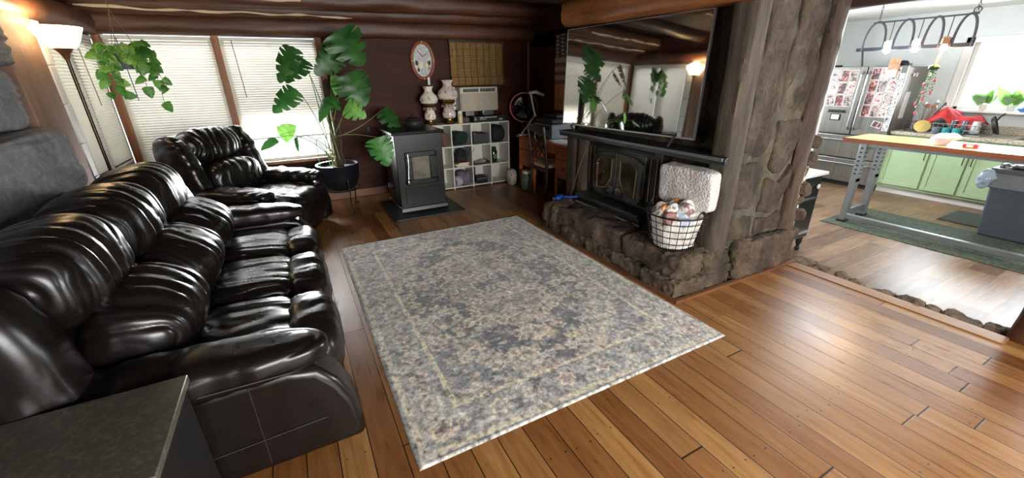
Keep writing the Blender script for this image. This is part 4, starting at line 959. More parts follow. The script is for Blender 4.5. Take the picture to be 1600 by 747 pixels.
# things on the desk
al = thing('swing_arm_lamp', 'white jointed desk lamp on the corner desk in front of the red fan', 'desk lamp', (3.04, 5.4, .78))
wp = plain('lamp_white', '#e3e0d8', .35)
MB().lathe((3.04, 5.4, .78), [(0, 0), (.07, 0), (.07, .012), (.02, .02), (.014, .05), (0, .05)], 22).build('base', wp, al)
for d in (-.012, .012):
    MB().tube([(3.04, 5.4+d, .82), (3.24, 5.38+d, 1.05)], .006, 6).build('lower_arm', wp, al)
    MB().tube([(3.24, 5.38+d, 1.05), (3.16, 5.38+d, 1.37)], .006, 6).build('upper_arm', wp, al)
MB().tube([(3.24, 5.36, 1.05), (3.24, 5.40, 1.05)], .016, 10).build('joint', wp, al)
MB().tube([(3.14, 5.38, 1.37), (3.24, 5.36, 1.38), (3.36, 5.33, 1.33)], [.018, .026, .02], 10).build('lamp_head', wp, al)
fn = thing('desk_fan', 'round fan with a red rim and black grille standing behind the white desk lamp', 'fan', (3.27, 5.86, .6))
fx, fy, fz = 3.29, 5.80, 1.14; th = R(28)
def fp(a, r, o=0): return (fx+r*math.cos(a)*math.cos(th)-o*math.sin(th), fy-r*math.cos(a)*math.sin(th)-o*math.cos(th), fz+r*math.sin(a))
redm = plain('fan_red', '#a13a2a', .35)
MB().tube([fp(2*PI*i/40, .215, .0) for i in range(40)], .014, 8, True).build('rim', redm, fn)
for r, o in ((.17, .035), (.12, .045), (.07, .05)): MB().tube([fp(2*PI*i/30, r, o) for i in range(30)], .003, 5, True).build('grille_ring', M['black'], fn)
q = MB()
for i in range(24): q.tube([fp(2*PI*i/24, .03, .055), fp(2*PI*i/24+.1, .13, .05), fp(2*PI*i/24+.18, .21, .01)], .002, 4)
q.build('grille', M['black'], fn)
for k in range(3):
    q = MB(); a0 = 2*PI*k/3
    q.grid(lambda a, b: fp(a0+(a-.5)*(.9+.5*b)+.3*b, .03+.15*b, .0+.02*(a-.5)), 8, 6); q.build('blade', plain('fan_blade', '#25282b', .3), fn, solid=.003)
MB().sup(fp(0, 0, .02), (.07, .07, .07), 2.2, 8).build('motor', M['black'], fn)
q = MB(); q.lathe((fx, fy+.05, 0), [(0, 0), (.14, 0), (.14, .02), (.03, .04), (.018, .1), (.018, 1.14), (0, 1.14)], 22); q.build('stand', M['black'], fn)
pr_ = thing('printer', 'black and grey office printer standing on the corner desk', 'printer', (3.3, 5.1, .78))
gp = plain('printer_grey', '#6e767c', .4)
B('body', (3.1, 4.72, .78), (3.5, 5.2, .98), gp, pr_, .015); B('lid', (3.1, 4.72, .985), (3.5, 5.2, 1.05), M['blackm'], pr_, .015); B('paper_tray', (3.0, 4.82, .80), (3.1, 5.1, .815), M['blackm'], pr_, .004); B('control_panel', (3.09, 4.76, .9), (3.101, 5.16, .96), M['blackm'], pr_, .003)
B('feeder', (3.22, 4.78, 1.05), (3.48, 5.14, 1.1), M['black'], pr_, .01)
for k, (dx, dy, rz) in enumerate(((0, 0, 4), (.05, .15, -9), (-.0, -.22, 14))):
    tag(MB().box((3.0+dx, 4.3+dy, .7805+.001*k), (3.21+dx, 4.56+dy, .7815+.001*k), None).build('paper_sheet', plain('paper_white', '#eef1f4', .6, var=.01)), ['white sheet of paper on the desk nearest the kneehole', 'white sheet of paper lying closer to the printer', 'white sheet of paper at the chimney end of the desk'][k], 'paper', 'papers on the corner desk')
tag(blob('white_figurine', (3.05, 5.22, .78), (.05, .05, .09), M['white'], 2.2, 3, .01), 'small white figurine on the desk before the printer', 'figurine')
jr = thing('storage_jar', 'big clear glass jar with a white lid on the floor under the desk', 'jar', (3.12, 5.18, 0))
MB().lathe((3.0, 5.18, 0), [(0, 0), (.085, 0), (.1, .02), (.1, .22), (.08, .25), (.078, .252), (.07, .25)], 28).build('glass', plain('jar_contents', '#5b6152', .2, var=.5, scale=25), jr)
MB().lathe((3.0, 5.18, .25), [(.085, 0), (.088, .01), (.085, .04), (0, .045)], 28).build('lid', plain('jar_lid', '#c9c3b0', .5), jr)
g = G('patterned_cloth', .8); v = g.voro(g.P(), 30, 'Distance'); g.set(Base_Color=g.mix(v.lt(.3), hx('#a9a49b'), hx('#2f2d2c')))
tag(blob('patterned_bag', (2.92, 5.56, 0), (.17, .17, .26), g.m, 2.6, 51, .015), 'black and white patterned cloth bag on the floor between shelf and desk', 'bag')
tag(blob('waste_bin_bag', (3.40, 4.84, 0), (.17, .24, .2), plain('grey_sack', '#55554f', .8), 2.6, 52, .03), 'dull grey sack on the floor in the kneehole of the desk', 'bag')
for k in range(3):
    tag(MB().box((3.1, 4.22, .03*k), (3.38-.02*k, 4.5, .03*k+.028)).build('magazine', plain('magazine_%d' % k, ['#8a8478', '#c4c0b4', '#5f6468'][k], .5)), ['grey-brown magazine at the bottom of the pile under the desk', 'pale magazine in the middle of the pile under the desk', 'slate magazine on top of the pile under the desk'][k], 'magazine', 'magazines under the desk')

# flag banner on the right wall
fb_ = thing('flag_banner', 'faded american flag banner hanging beside the television', 'flag', (RX-.03, 5.1, 1.5))
q = MB(); nA, nB = 60, 84
def fcol(a, b):
    star = b < .46
    if star:
        u, v = (a*5) % 1-.5, (b/.46*6+(.5 if int(a*5) % 2 else 0)) % 1-.5; r = math.hypot(u, v)*(1+.3*math.cos(5*math.atan2(v, u)))
        return hx('#c9c6bf') if r < .24 else hx('#3d4250')
    return hx('#8a4a4a') if int((b-.46)/.54*5.99) % 2 == 1 else hx('#b9aaa0')
cols = [fcol(a, b) for a in np.linspace(0, 1, nA+1) for b in np.linspace(0, 1, nB+1)]
q.grid(lambda a, b: (RX-.03-.008*math.sin(a*9+b*2), 5.30-.56*a, 2.12-.64*b), nA, nB, cols)
g = G('flag_cloth', .8); g.set(Base_Color=g.mix(.12, g.attr(), hx('#a79f92'))); q.build('cloth', g.m, fb_, solid=.002)
MB().tube([(RX-.03, 4.7, 2.125), (RX-.03, 5.34, 2.125)], .008, 8).build('rod', M['trimwood'], fb_)
MB().box((RX-.02, 4.66, 1.12), (RX-.003, 5.32, 1.48)).build('wood_backing', wood('raw_pine', ['#a0663a', '#c2854f', '#d69a62'], 'y', .6), fb_)
# ================================================================== stone fireplace and chimney
fp_ = thing('stone_fireplace', 'rustic stone chimney and raised hearth with weathered corner timbers between living room and kitchen', 'fireplace', (3.1, 2.8, 0))
rg = random.Random(21)
q = MB(); q.box((2.93, 1.93, 0), (3.7, 3.84, 2.4), (.4, .4, .4))
q.box((2.385, 1.86, 0), (2.95, 3.62, .285), (.4, .37, .33))
q.sup((3.3, 1.93, 1.2), (.85, .16, 2.4), 9, 60, None, lambda U, P, N: .012*fbm(P*6, 3, 4), (.45, .44, .42))
q.sup((2.95, 2.9, 1.2), (.12, 1.95, 2.4), 9, 60, None, lambda U, P, N: .012*fbm(P*6, 4, 4), (.42, .42, .40))
q.build('mortar', M['mortar'], fp_, smooth=60)
def slab(mb, poly, face, th, seed, col):
    """an irregular flat stone set in the mortar: polygon in wall coordinates, rough bevelled edge and surface"""
    poly = np.array(poly, float); c = poly.mean(0); n = len(poly); per = 52
    out = []
    d = np.r_[0, np.cumsum(np.linalg.norm(np.roll(poly, -1, 0)-poly, axis=1))]
    for k in range(per):
        s = d[-1]*k/per; i = np.searchsorted(d, s, 'right')-1; i = min(i, n-1); t = (s-d[i])/(d[i+1]-d[i]); out.append(poly[i]*(1-t)+poly[(i+1) % n]*t)
    out = np.array(out)
    for _ in range(2): out = (np.roll(out, 1, 0)+out*2+np.roll(out, -1, 0))/4
    nz = fbm(np.stack([out[:, 0]*9, out[:, 1]*9, out[:, 0]*0+seed], 1), seed, 3); dirn = out-c; dirn /= np.linalg.norm(dirn, axis=1)[:, None]
    out = out+dirn*(nz*.016)[:, None]
    V = []; rings = [(1.0, 0), (1.0, .35), (.975, .75), (.93, .95), (.8, 1.0), (.62, 1.0), (.42, 1.0), (.2, 1.0)]
    for r, h in rings:
        P = c+(out-c)*r
        hh = h*th+(0 if h < .5 else .55*th*fbm(np.stack([P[:, 0]*7, P[:, 1]*5, P[:, 0]*0+seed*2], 1), seed+1, 4))
        V.append(np.c_[P, hh+np.zeros(per)])
    V.append(np.array([[c[0], c[1], th]])); V = np.concatenate(V)
    F = [(k*per+j, k*per+(j+1) % per, (k+1)*per+(j+1) % per, (k+1)*per+j) for k in range(len(rings)-1) for j in range(per)]
    F += [((len(rings)-1)*per+j, (len(rings)-1)*per+(j+1) % per, len(rings)*per) for j in range(per)]
    W_ = np.array([face(a, b, h) for a, b, h in V]); mb.add(W_, F, col)
def tone(base=.5, s=.16, warm=.0):
    v = base+rg.uniform(-s, s); return (v*(1+warm+rg.uniform(-.05, .1)), v, v*(1-warm-rg.uniform(-.03, .08)))
side = lambda a, b, h: (a, 1.862-h, b)
front = lambda a, b, h: (2.895-h, a, b)
q = MB()
SL = [[(2.88, 1.02), (3.16, 1.0), (3.2, 1.5), (3.17, 2.2), (3.1, 2.36), (2.9, 2.36), (2.87, 1.6)], [(3.22, 1.32), (3.56, 1.3), (3.58, 2.05), (3.56, 2.36), (3.25, 2.36), (3.21, 1.7)],
      [(2.88, .62), (3.12, .58), (3.2, .92), (3.0, .98), (2.87, .96)], [(3.24, .88), (3.42, .82), (3.57, 1.0), (3.56, 1.24), (3.24, 1.26)],
      [(3.2, .55), (3.4, .5), (3.55, .6), (3.56, .92), (3.42, .76), (3.22, .84)], [(2.88, .34), (3.18, .34), (3.16, .52), (2.9, .57)], [(3.22, .34), (3.56, .35), (3.54, .52), (3.38, .46), (3.22, .49)],]
tn = [(.52, .46, .44), (.5, .43, .42), (.36, .33, .29), (.54, .48, .44), (.52, .42, .36), (.34, .33, .27), (.55, .47, .42), (.4, .36, .34), (.42, .38, .34)]
for k, (pl_, c_) in enumerate(zip(SL, tn)): slab(q, pl_, side, .03, 60+k, c_)
fr_ = [([(1.96, 1.55), (2.1, 1.5), (2.14, 2.05), (1.96, 2.08)], (.6, .52, .4)), ([(1.96, 1.1), (2.12, 1.08), (2.1, 1.46), (1.97, 1.5)], (.95, .66, .35)), ([(2.16, 1.08), (2.6, 1.07), (2.7, 1.5), (2.2, 1.55)], (.68, .5, .32)),
       ([(2.18, 1.6), (2.7, 1.55), (2.75, 2.1), (2.2, 2.12)], (.36, .34, .3)), ([(2.66, 1.07), (3.2, 1.07), (3.25, 1.45), (2.75, 1.5)], (.7, .46, .3)), ([(2.8, 1.55), (3.3, 1.5), (3.28, 2.1), (2.8, 2.12)], (.42, .38, .33)),
       ([(3.3, 1.07), (3.78, 1.07), (3.8, 1.5), (3.32, 1.46)], (.62, .5, .4)), ([(3.35, 1.54), (3.8, 1.55), (3.8, 2.1), (3.33, 2.1)], (.4, .37, .34)), ([(1.95, .34), (2.2, .34), (2.22, .66), (1.96, .7)], (.36, .33, .27)),
       ([(2.24, .34), (2.48, .34), (2.48, .62), (2.26, .66)], (.3, .29, .26)), ([(1.95, .74), (2.2, .7), (2.46, .68), (2.48, .96), (1.96, .97)], (.48, .42, .3))]
for k, (pl_, c_) in enumerate(fr_): slab(q, pl_, front, .03, 80+k, c_)
q.build('chimney_stones', M['slab'], fp_, smooth=60)
def rock(mb, lo, hi, seed, col, a=.03, e=5, res=26, fq=7):
    lo = np.array(lo); hi = np.array(hi)
    mb.sup((lo+hi)/2, hi-lo, e, res, None, lambda U, P, N: a*fbm(P*fq+seed*5.3, seed, 5)-a*.4+.3*a*(1-2*np.abs(vnoise(P*fq*3.1+seed, seed+8))), col)
q = MB()
rocks = [((2.33, 3.44, .1), (2.62, 3.66, .31)), ((2.36, 2.46, .11), (2.78, 3.46, .325)), ((2.36, 1.83, .13), (2.9, 2.44, .315)),
         ((2.33, 3.28, -.01), (2.6, 3.68, .13)), ((2.32, 2.92, -.01), (2.6, 3.3, .135)), ((2.32, 2.52, -.01), (2.6, 2.94, .14)), ((2.32, 2.12, -.01), (2.62, 2.54, .145)), ((2.31, 1.80, -.01), (2.66, 2.14, .15)),
         ((2.62, 1.81, -.01), (2.98, 2.2, .17)), ((2.6, 3.45, .0), (3.0, 3.8, .3)), ((2.96, 1.775, -.01), (3.78, 2.0, .335)), ((2.7, 2.0, .1), (3.0, 2.5, .315)), ((2.62, 1.82, .12), (2.98, 2.1, .31)), ((2.74, 3.36, .1), (3.0, 3.8, .32))]
rt = [(.62, .5, .45), (.56, .47, .45), (.5, .43, .4), (.6, .5, .42), (.66, .58, .5), (.62, .56, .48), (.6, .54, .5), (.62, .55, .5), (.36, .33, .28), (.5, .45, .4), (.52, .43, .36), (.36, .32, .28), (.38, .33, .28), (.4, .36, .3)]
for k, ((lo, hi), c_) in enumerate(zip(rocks, rt)): rock(q, (lo[0]-.012, lo[1]-.02, lo[2]-.01), (hi[0], hi[1]+.02, hi[2]), k, c_, .028 if k != 10 else .02, 9, 42, 7)
q.build('hearth_stones', M['rock'], fp_, smooth=50)
q = MB()
for k, (y_, z_, r_) in enumerate(((1.86, .42, .09), (1.88, .55, .07), (1.86, .66, .085), (1.9, .8, .07), (1.87, .92, .08), (1.86, 1.05, .07))):
    rock(q, (3.74, y_-r_, z_-r_*.8), (3.86+r_*.3, y_+r_, z_+r_*.8), 40+k, ((.66, .52, .42), (.72, .66, .58), (.55, .5, .46))[k % 3], .02, 2.6, 14, 10)
q.build('edge_stones', M['rock'], fp_, smooth=60)
log(MB(), (2.79, 1.905, .28), (2.79, 1.905, 2.16), .084, 31, sq=.88, nl=80, rough=.05).build('corner_post', M['weath'], fp_, smooth=50)
log(MB(), (2.93, 1.88, .3), (2.93, 1.88, 2.1), .04, 34, sq=.3, nl=80, rough=.12).build('inner_strip', wood('mossy_strip', ['#1d1b15', '#3a382b', '#55503d'], 'z', .85, 1.2, .8), fp_, smooth=50)
log(MB(), (3.66, 1.87, .32), (3.66, 1.87, 2.12), .088, 32, sq=.3, nl=90, rough=.13).build('bark_post', M['bark'], fp_, smooth=50)
MB().box((3.755, 1.84, -.1), (3.80, 1.92, 2.05)).build('pale_edge_board', plain('raw_edge_board', '#c0a683', .7), fp_, bevel=.004)
log(MB(), (2.84, 3.60, .3), (2.84, 3.60, 1.0), .085, 33, sq=.72, nl=40, rough=.04).build('corner_post', M['weath'], fp_, smooth=50)
log(MB(), (2.82, 3.77, .0), (2.82, 3.77, 1.0), .08, 35, sq=.72, nl=40, rough=.04).build('corner_post', M['bark'], fp_, smooth=50)
q = MB(); q.bar((2.30, 3.7, .012), (2.30, 1.775, .012), .03, .024); q.bar((2.29, 1.765, .012), (3.78, 1.745, .012), .03, .024)
q.build('floor_moulding', M['base'], fp_)
mt = G('mantel_slab', .35); mt.set(Base_Color=mt.ramp(mt.noise(mt.P(), 8, 4), [(.3, hx('#1b1e1e')), (.7, hx('#2d3232'))])); mt.bump(mt.noise(mt.P(), 60, 4), .15, .003)
MB().prism([(2.62, 3.82), (2.64, 1.80), (2.92, 1.90), (2.92, 3.82)], .985, 1.04, 'z').build('mantel_shelf', mt.m, fp_, bevel=.006)
MB().box((2.612, 1.81, 1.02), (2.63, 3.82, 1.043)).build('mantel_edge', plain('mantel_edge_grey', '#5b6061', .3), fp_, bevel=.003)

# wood stove insert
si = thing('stove_insert', 'black cast iron fireplace insert with double arched glass doors in the stone hearth', 'wood stove', (2.8, 3.0, .31))
iron = G('stove_iron', .45, .35); iron.set(Base_Color=iron.ramp(iron.noise(iron.P(), 7, 5), [(.3, hx('#2b2c2c')), (.7, hx('#575650'))])); iron.bump(iron.noise(iron.P(), 120, 3), .2, .002); iron = iron.m
IX = 2.80
B('surround', (IX, 2.5, .31), (2.93, 3.5, .97), iron, si, .006)
B('top_strip', (IX-.02, 2.6, .915), (IX, 3.42, .945), M['black'], si, .003)
B('top_grille', (IX-.006, 2.7, .895), (IX, 3.3, .91), M['chrome'], si)
B('door_frame', (IX-.035, 2.655, .43), (IX, 3.345, .905), iron, si, .006)
def yz(mb, pts, x0, x1): return mb.prism(pts, x0, x1, 'x')
wg = G('stove_glass', .12); wg.set(Base_Color=wg.ramp(wg.noise(wg.P(), 7, 3), [(.35, hx('#15120c')), (.7, hx('#4a4433'))])); wg = wg.m
for s in (1, -1):
    d = yz(MB(), [(3.0+s*.006, .445), (3.0+s*.325, .445), (3.0+s*.325, .84), (3.0+s*.23, .885), (3.0+s*.006, .895)], IX-.06, IX-.035).build('door', iron, si, bevel=.005)
    gp_ = [(3.0+s*.06, .83), (3.0+s*.06, .64), (3.0+s*.13, .53), (3.0+s*.27, .50), (3.0+s*.28, .78), (3.0+s*.19, .83)]
    c = np.mean(gp_, 0); yz(MB(), [tuple(c+(np.array(p_)-c)*1.0) for p_ in gp_], IX-.064, IX-.058).build('door_glass', wg, d)
    MB().tube([(IX-.066, a, b) for a, b in gp_], .0085, 6, True).build('brass_trim', plain('dull_brass', '#a5896a', .3, .8), d)
    MB().lathe((0, 0, 0), [(0, 0), (.05, 0), (.05, .012), (.035, .02), (.03, .035), (0, .036)], 20).v
    wv_ = MB(); wv_.lathe((0, 0, 0), [(0, 0), (.052, 0), (.052, .014), (.036, .02), (.014, .022), (.012, .045), (0, .046)], 22)
    wv_.v = [np.stack([IX-.062-v[:, 2], 3.0+s*.062+v[:, 0], .515+v[:, 1]], 1) for v in wv_.v]; wv_.build('air_control', iron, d)
    for z_ in (.52, .8): MB().tube([(IX-.05, 3.0+s*.335, z_-.035), (IX-.05, 3.0+s*.335, z_+.035)], .014, 8).build('hinge', iron, d)
    y0 = 3.0+s*.43; B('side_vent', (IX-.012, y0-.035, .50), (IX, y0+.035, .9), M['blackm'], si, .002)
    MB().tube([(IX-.014, y0-.037, .50), (IX-.014, y0-.037, .9), (IX-.014, y0+.037, .9), (IX-.014, y0+.037, .5)], .006, 6, True).build('vent_trim', plain('dull_brass2', '#a5896a', .3, .8), si)
MB().tube([(IX-.075, 2.99, .84), (IX-.085, 3.06, .84), (IX-.085, 3.1, .835)], .008, 8).build('latch', iron, si)
MB().tube([(IX-.1+.014*math.cos(i*.9), 3.24+.014*math.sin(i*.9), .6+.0035*i) for i in range(56)], .004, 5).build('coil_handle', plain('copper_coil', '#b5785a', .3, .8), si)
MB().tube([(IX-.07, 3.1, .85), (IX-.09, 3.2, .84), (IX-.1, 3.24, .8), (IX-.1, 3.24, .58)], .006, 6).build('handle_rod', iron, si)
yz(MB(), [(2.54, .375), (3.48, .375), (3.48, .41), (2.54, .41)], IX-.19, IX).build('ash_ledge', iron, si, bevel=.006)
yz(MB(), [(2.56, .318), (3.46, .318), (3.46, .376), (2.56, .376)], IX-.14, IX).build('plinth', plain('insert_bluegrey', '#20272b', .4), si, bevel=.003)
for a in (2.68, 3.12): B('plinth_vent', (IX-.143, a, .33), (IX-.138, a+.25, .365), M['blackm'], si)
B('hearth_strip', (IX-.18, 2.52, .308), (IX-.16, 3.48, .32), plain('strip_grey', '#8d8a80', .5), si)

# television
tv = thing('television', 'large flat television on the mantel reflecting the bright windows', 'television', (2.735, 2.985, 1.045))
yw, pt_ = R(5.2), R(2.0)
ux = np.array([math.sin(yw), -math.cos(yw), 0]); nn = np.array([-math.cos(yw)*math.cos(pt_), -math.sin(yw)*math.cos(pt_), math.sin(pt_)]); uz = np.cross(nn, ux); uz = uz if uz[2] > 0 else -uz
tc = np.array([2.705, 2.97, 1.57])
def tvb(name, a0, a1, b0, b1, d0, d1, m, bev=0):
    q = MB(); v = [tc+ux*a+uz*b+nn*d for a in (a0, a1) for b in (b0, b1) for d in (d0, d1)]
    q.add(v, [(0, 1, 3, 2), (4, 6, 7, 5), (0, 4, 5, 1), (2, 3, 7, 6), (0, 2, 6, 4), (1, 5, 7, 3)]); return q.build(name, m, tv, bevel=bev)
scm = G('tv_screen', .03, 0, .8); scm.set(Base_Color=(.004, .004, .005), IOR=3.2)
TW, TH = .785, .45
tvb('screen', -TW, TW, -TH+.004, TH, 0, .004, scm.m)
tvb('cabinet', -TW-.003, TW+.003, -TH-.004, TH+.003, -.03, .0, M['blackm'], .003)
bz = plain('tv_bezel_silver', '#8f9196', .3, .7)
tvb('bezel', -TW-.005, -TW, -TH-.004, TH+.004, -.02, .007, bz); tvb('bezel', TW, TW+.005, -TH-.004, TH+.004, -.02, .007, bz); tvb('bezel', -TW-.005, TW+.005, TH, TH+.005, -.02, .007, bz); tvb('lower_bezel', -TW-.005, TW+.005, -TH-.008, -TH+.004, -.02, .008, plain('tv_bezel_light', '#b3b0ac', .3, .6))
for s in (-.62, .62):
    c = tc+ux*s-uz*TH-nn*.012; z0 = 1.046
    for d in (-1, 1):
        e = c+nn*(.1*d)+ux*.03*0; MB().tube([tuple(c), tuple(c+nn*.05*d-np.array([0, 0, .012])), (max(e[0], 2.645), e[1], z0)], [.012, .011, .008], 8).build('foot', M['blackm'], tv)

# basket, paper, wrapped bundle, brush
BX, BY = 2.535, 2.06
bk = thing('wire_basket', 'round black wire basket of crumpled newspaper on the stone hearth', 'basket', (BX, BY, .32))
def ring(r, z, n=48): return [(BX+r*math.cos(2*PI*i/n), BY+r*math.sin(2*PI*i/n), z) for i in range(n)]
wm = plain('black_wire', '#161514', .45, .4)
q = MB()
for z_, r_ in ((.335, .165), (.385, .178), (.44, .19), (.495, .202), (.55, .212)): q.tube(ring(r_, z_), .0034, 5, True)
for i in range(22):
    a = 2*PI*i/22; q.tube([(BX+.165*math.cos(a), BY+.165*math.sin(a), .33), (BX+.223*math.cos(a), BY+.223*math.sin(a), .6)], .003, 5)
q.build('wire_mesh', wm, bk, smooth=60)
MB().tube(ring(.224, .602), .0065, 8, True).build('rim', wm, bk); MB().tube(ring(.16, .332), .005, 8, True).build('base_ring', wm, bk)
for s in (-1, 1): MB().tube([(BX+.05*math.cos(a), BY+s*(.225+.006), .60+.06*math.sin(a)) for a in np.linspace(0, PI, 12)], .005, 6).build('handle', wm, bk)
g = G('newsprint', .85); p = g.P(); v = g.voro(g.sc(p, 1.0, g.sc(g.noise(p, 9, 3, .5, 0, 'Color'), .25)), 11, 'Color'); h_ = g.xyz(v)[0]; t_ = g.noise(p, 90, 3)
c_ = g.ramp(h_, [(0, hx('#d9d4cb')), (.42, hx('#cfcac4')), (.5, hx('#b9c3d4')), (.58, hx('#e0ddd6')), (.66, hx('#cf8338')), (.74, hx('#dcd6cc')), (.88, hx('#96706a')), (.91, hx('#dad5cd'))], 'CONSTANT')
g.set(Base_Color=g.mix(t_.ss(.55, .65)*.35, c_, hx('#6a6a72'))); g.bump(g.noise(p, 20, 5), .6, .01)
def crump(U, P, N):
    return .03*(1-2*np.abs(vnoise(P*9+3, 5)))+.016*(1-2*np.abs(vnoise(P*21, 6)))+.012*fbm(P*12, 7, 3)
q = MB()
def np_(a, b):
    th = 2*PI*a; s = b*1.6
    rr = (.150+.045*min(1, s)) if s < 1 else .195*max(0, 1-((s-1)/.6))
    z = .338+.245*min(1, s)+(.05*(1-((s-1)/.6-1)**2*1) if s > 1 else 0)
    pt = np.array([[math.cos(th)*rr*8, math.sin(th)*rr*8, z*9]]); n = 1-2*abs(vnoise(pt, 5)[0]); n2 = 1-2*abs(vnoise(pt*2.3, 6)[0])
    k = .012*n+.008*n2-.012
    return (BX+math.cos(th)*(rr+k*(1 if s < 1.2 else 0)), BY+math.sin(th)*(rr+k*(1 if s < 1.2 else 0)), z+(1.6*k+.012 if s > 1 else 0))
q.grid(np_, 150, 60)
for k in range(6):
    a = k*2.4; q.sup((BX+.08*math.cos(a), BY+.08*math.sin(a), .60+.01*(k % 3)), (.15, .13, .07), 2.5, 22, (20*k, 13*k, 40*k), lambda U, P, N, k=k: .018*(1-2*np.abs(vnoise(P*17+k*5, k)))+.01*fbm(P*20, k, 3))
tag(q.build('crumpled_newspaper', g.m, smooth=30), 'crumpled newspaper with orange and blue print filling the wire basket', 'newspaper', kind='stuff')
g = G('quilted_wrap', .55); p = g.P(); v = g.voro(p, 55, 'Distance'); x_, y_, z_ = g.xyz(p)
g.set(Base_Color=g.mix(v.ss(.2, .6)*.35, g.mix(((y_/.19).frac()-.5).abs().ss(.1, .35), hx('#ddd3cb'), hx('#e6e3e2')), hx('#b7a9a2'))); g.bump(v+g.noise(p, 60, 4), .9, .008)
q = MB(); q.sup((2.68, 2.10, .772), (.14, .50, .315), 9, 34, (0, -4, 0), lambda U, P, N: .005*fbm(P*7, 2, 3))
tag(q.build('towel_bundle', g.m, smooth=60), 'white textured wrapped bundle standing behind the rim of the wire basket', 'bundle')
bl = thing('hand_brush', 'small blue plastic brush lying on the far end of the hearth', 'brush', (2.5, 3.55, .33))
bp = plain('blue_plastic', '#1f4fae', .4)
MB().sup((2.49, 3.6, .345), (.14, .06, .045), 3, 12, (0, 0, 30)).build('head', bp, bl); MB().bar((2.53, 3.57, .35), (2.64, 3.46, .36), .03, .022).build('handle', bp, bl, bevel=.006); MB().sup((2.47, 3.64, .33), (.1, .05, .03), 4, 10, (0, 0, 30)).build('bristles', plain('bristle_blue', '#3a5e9a', .9), bl)
tag(MB().tube([(2.62, 3.58, .34), (2.66, 3.52, .6), (2.70, 3.46, .84)], .004, 6).build('poker_rod', plain('rusty_brown', '#7a3f2a', .5)), 'thin rusty brown rod leaning beside the insert at the far hearth end', 'rod')

# ================================================================== threshold stones to the kitchen
q = MB(); y = .42; k = 0
while y < 1.78:
    L_ = rg.uniform(.1, .24); v = rg.uniform(.42, .68)
    rock(q, (3.785, y, -.17), (3.95+rg.uniform(-.02, .06), y+L_+.02, .005+rg.uniform(-.02, .015)), 90+k, (v, v*.9, v*.8), .022, 3.6, 14, 12)
    if rg.random() < .7: rock(q, (3.92, y+.02, -.17), (4.06, y+L_*.8, -.05), 120+k, (v*.9, v*.82, v*.75), .018, 3, 10, 12)
    y += L_; k += 1
tag(struct(q.build('threshold_stones', M['step'], smooth=50)), 'rough stone edge at the step down to the kitchen', 'threshold')
struct(MB().box((3.765, .42, -.14), (3.785, 1.78, -.002)).build('trim_30', M['base']))
struct(MB().box((3.765, -1.9, -.14), (3.785, .2, -.002)).build('trim_32', M['base']))
struct(MB().box((3.66, .42, .0), (3.786, 1.76, .008)).build('trim_31', wood('nosing', ['#6b4426', '#8f6238', '#a5733f'], 'y', .35), bevel=.003))

# ================================================================== kitchen
KZ = -.15
grn = plain('sage_green_paint', '#9fb892', .4, var=.03)
cb = thing('base_cabinets', 'sage green kitchen base cabinets with panel doors under the window', 'kitchen cabinet', (8.15, .9, KZ))
B('carcass', (7.87, -1.4, KZ+.1), (8.49, 2.80, .72), grn, cb, .003); B('toe_kick', (7.93, -1.4, KZ+.0), (8.49, 2.80, KZ+.11), M['white'], cb)
yy = 2.79
for k, w_ in enumerate((.50, .39, .54, .5, .5, .5, .5)):
    y1 = yy-.012; y0 = yy-w_+.012
    d = B('door', (7.845, y0, KZ+.14), (7.87, y1, .63), grn, cb, .003)
    q = MB(); i = .055
    q.box((7.838, y0, KZ+.14), (7.846, y0+i, .63)); q.box((7.838, y1-i, KZ+.14), (7.846, y1, .63)); q.box((7.838, y0+i, KZ+.14), (7.846, y1-i, KZ+.14+i)); q.box((7.838, y0+i, .63-i), (7.846, y1-i, .63)); q.build('door_rim', grn, d, bevel=.002)
    hy = y0+.03 if k != 2 else y1-.03
    MB().tube([(7.838, hy, .40), (7.815, hy, .41), (7.815, hy, .55), (7.838, hy, .56)], .005, 6).build('handle', M['blackm'], d)
    yy -= w_
ct = G('speckled_counter', .35); vv = ct.noise(ct.P(), 60, 4); ct.set(Base_Color=ct.ramp(vv, [(.35, hx('#7f7a6c')), (.55, hx('#b3ac9c')), (.7, hx('#cfc9bb'))]))
wt = MB(); wt.box((7.82, 1.62, .72), (8.495, 2.805, .765)); wt.box((7.82, .75, .72), (7.9, 1.62, .765)); wt.box((8.4, .75, .72), (8.495, 1.62, .765)); wt.box((7.82, -1.4, .72), (8.495, .75, .765)); wt.box((8.475, -1.4, .765), (8.497, 2.78, .87))
tag(wt.build('countertop', ct.m, bevel=.006), 'speckled grey beige countertop running under the kitchen window', 'countertop')
sk = thing('kitchen_sink', 'steel kitchen sink with a tall curved tap under the window', 'sink', (8.15, 1.18, .6))
q = MB(); q.box((7.9, .76, .56), (8.4, 1.61, .57)); q.box((7.9, .76, .56), (7.91, 1.61, .77)); q.box((8.39, .76, .56), (8.4, 1.61, .77)); q.box((7.9, .76, .56), (8.4, .77, .77)); q.box((7.9, 1.6, .56), (8.4, 1.61, .77)); q.build('basin', M['chrome'], sk)
MB().tube([(8.42, 1.45, .765), (8.42, 1.45, .98), (8.38, 1.47, 1.07), (8.28, 1.52, 1.08), (8.2, 1.56, 1.02)], .013, 10).build('tap', M['chrome'], sk)

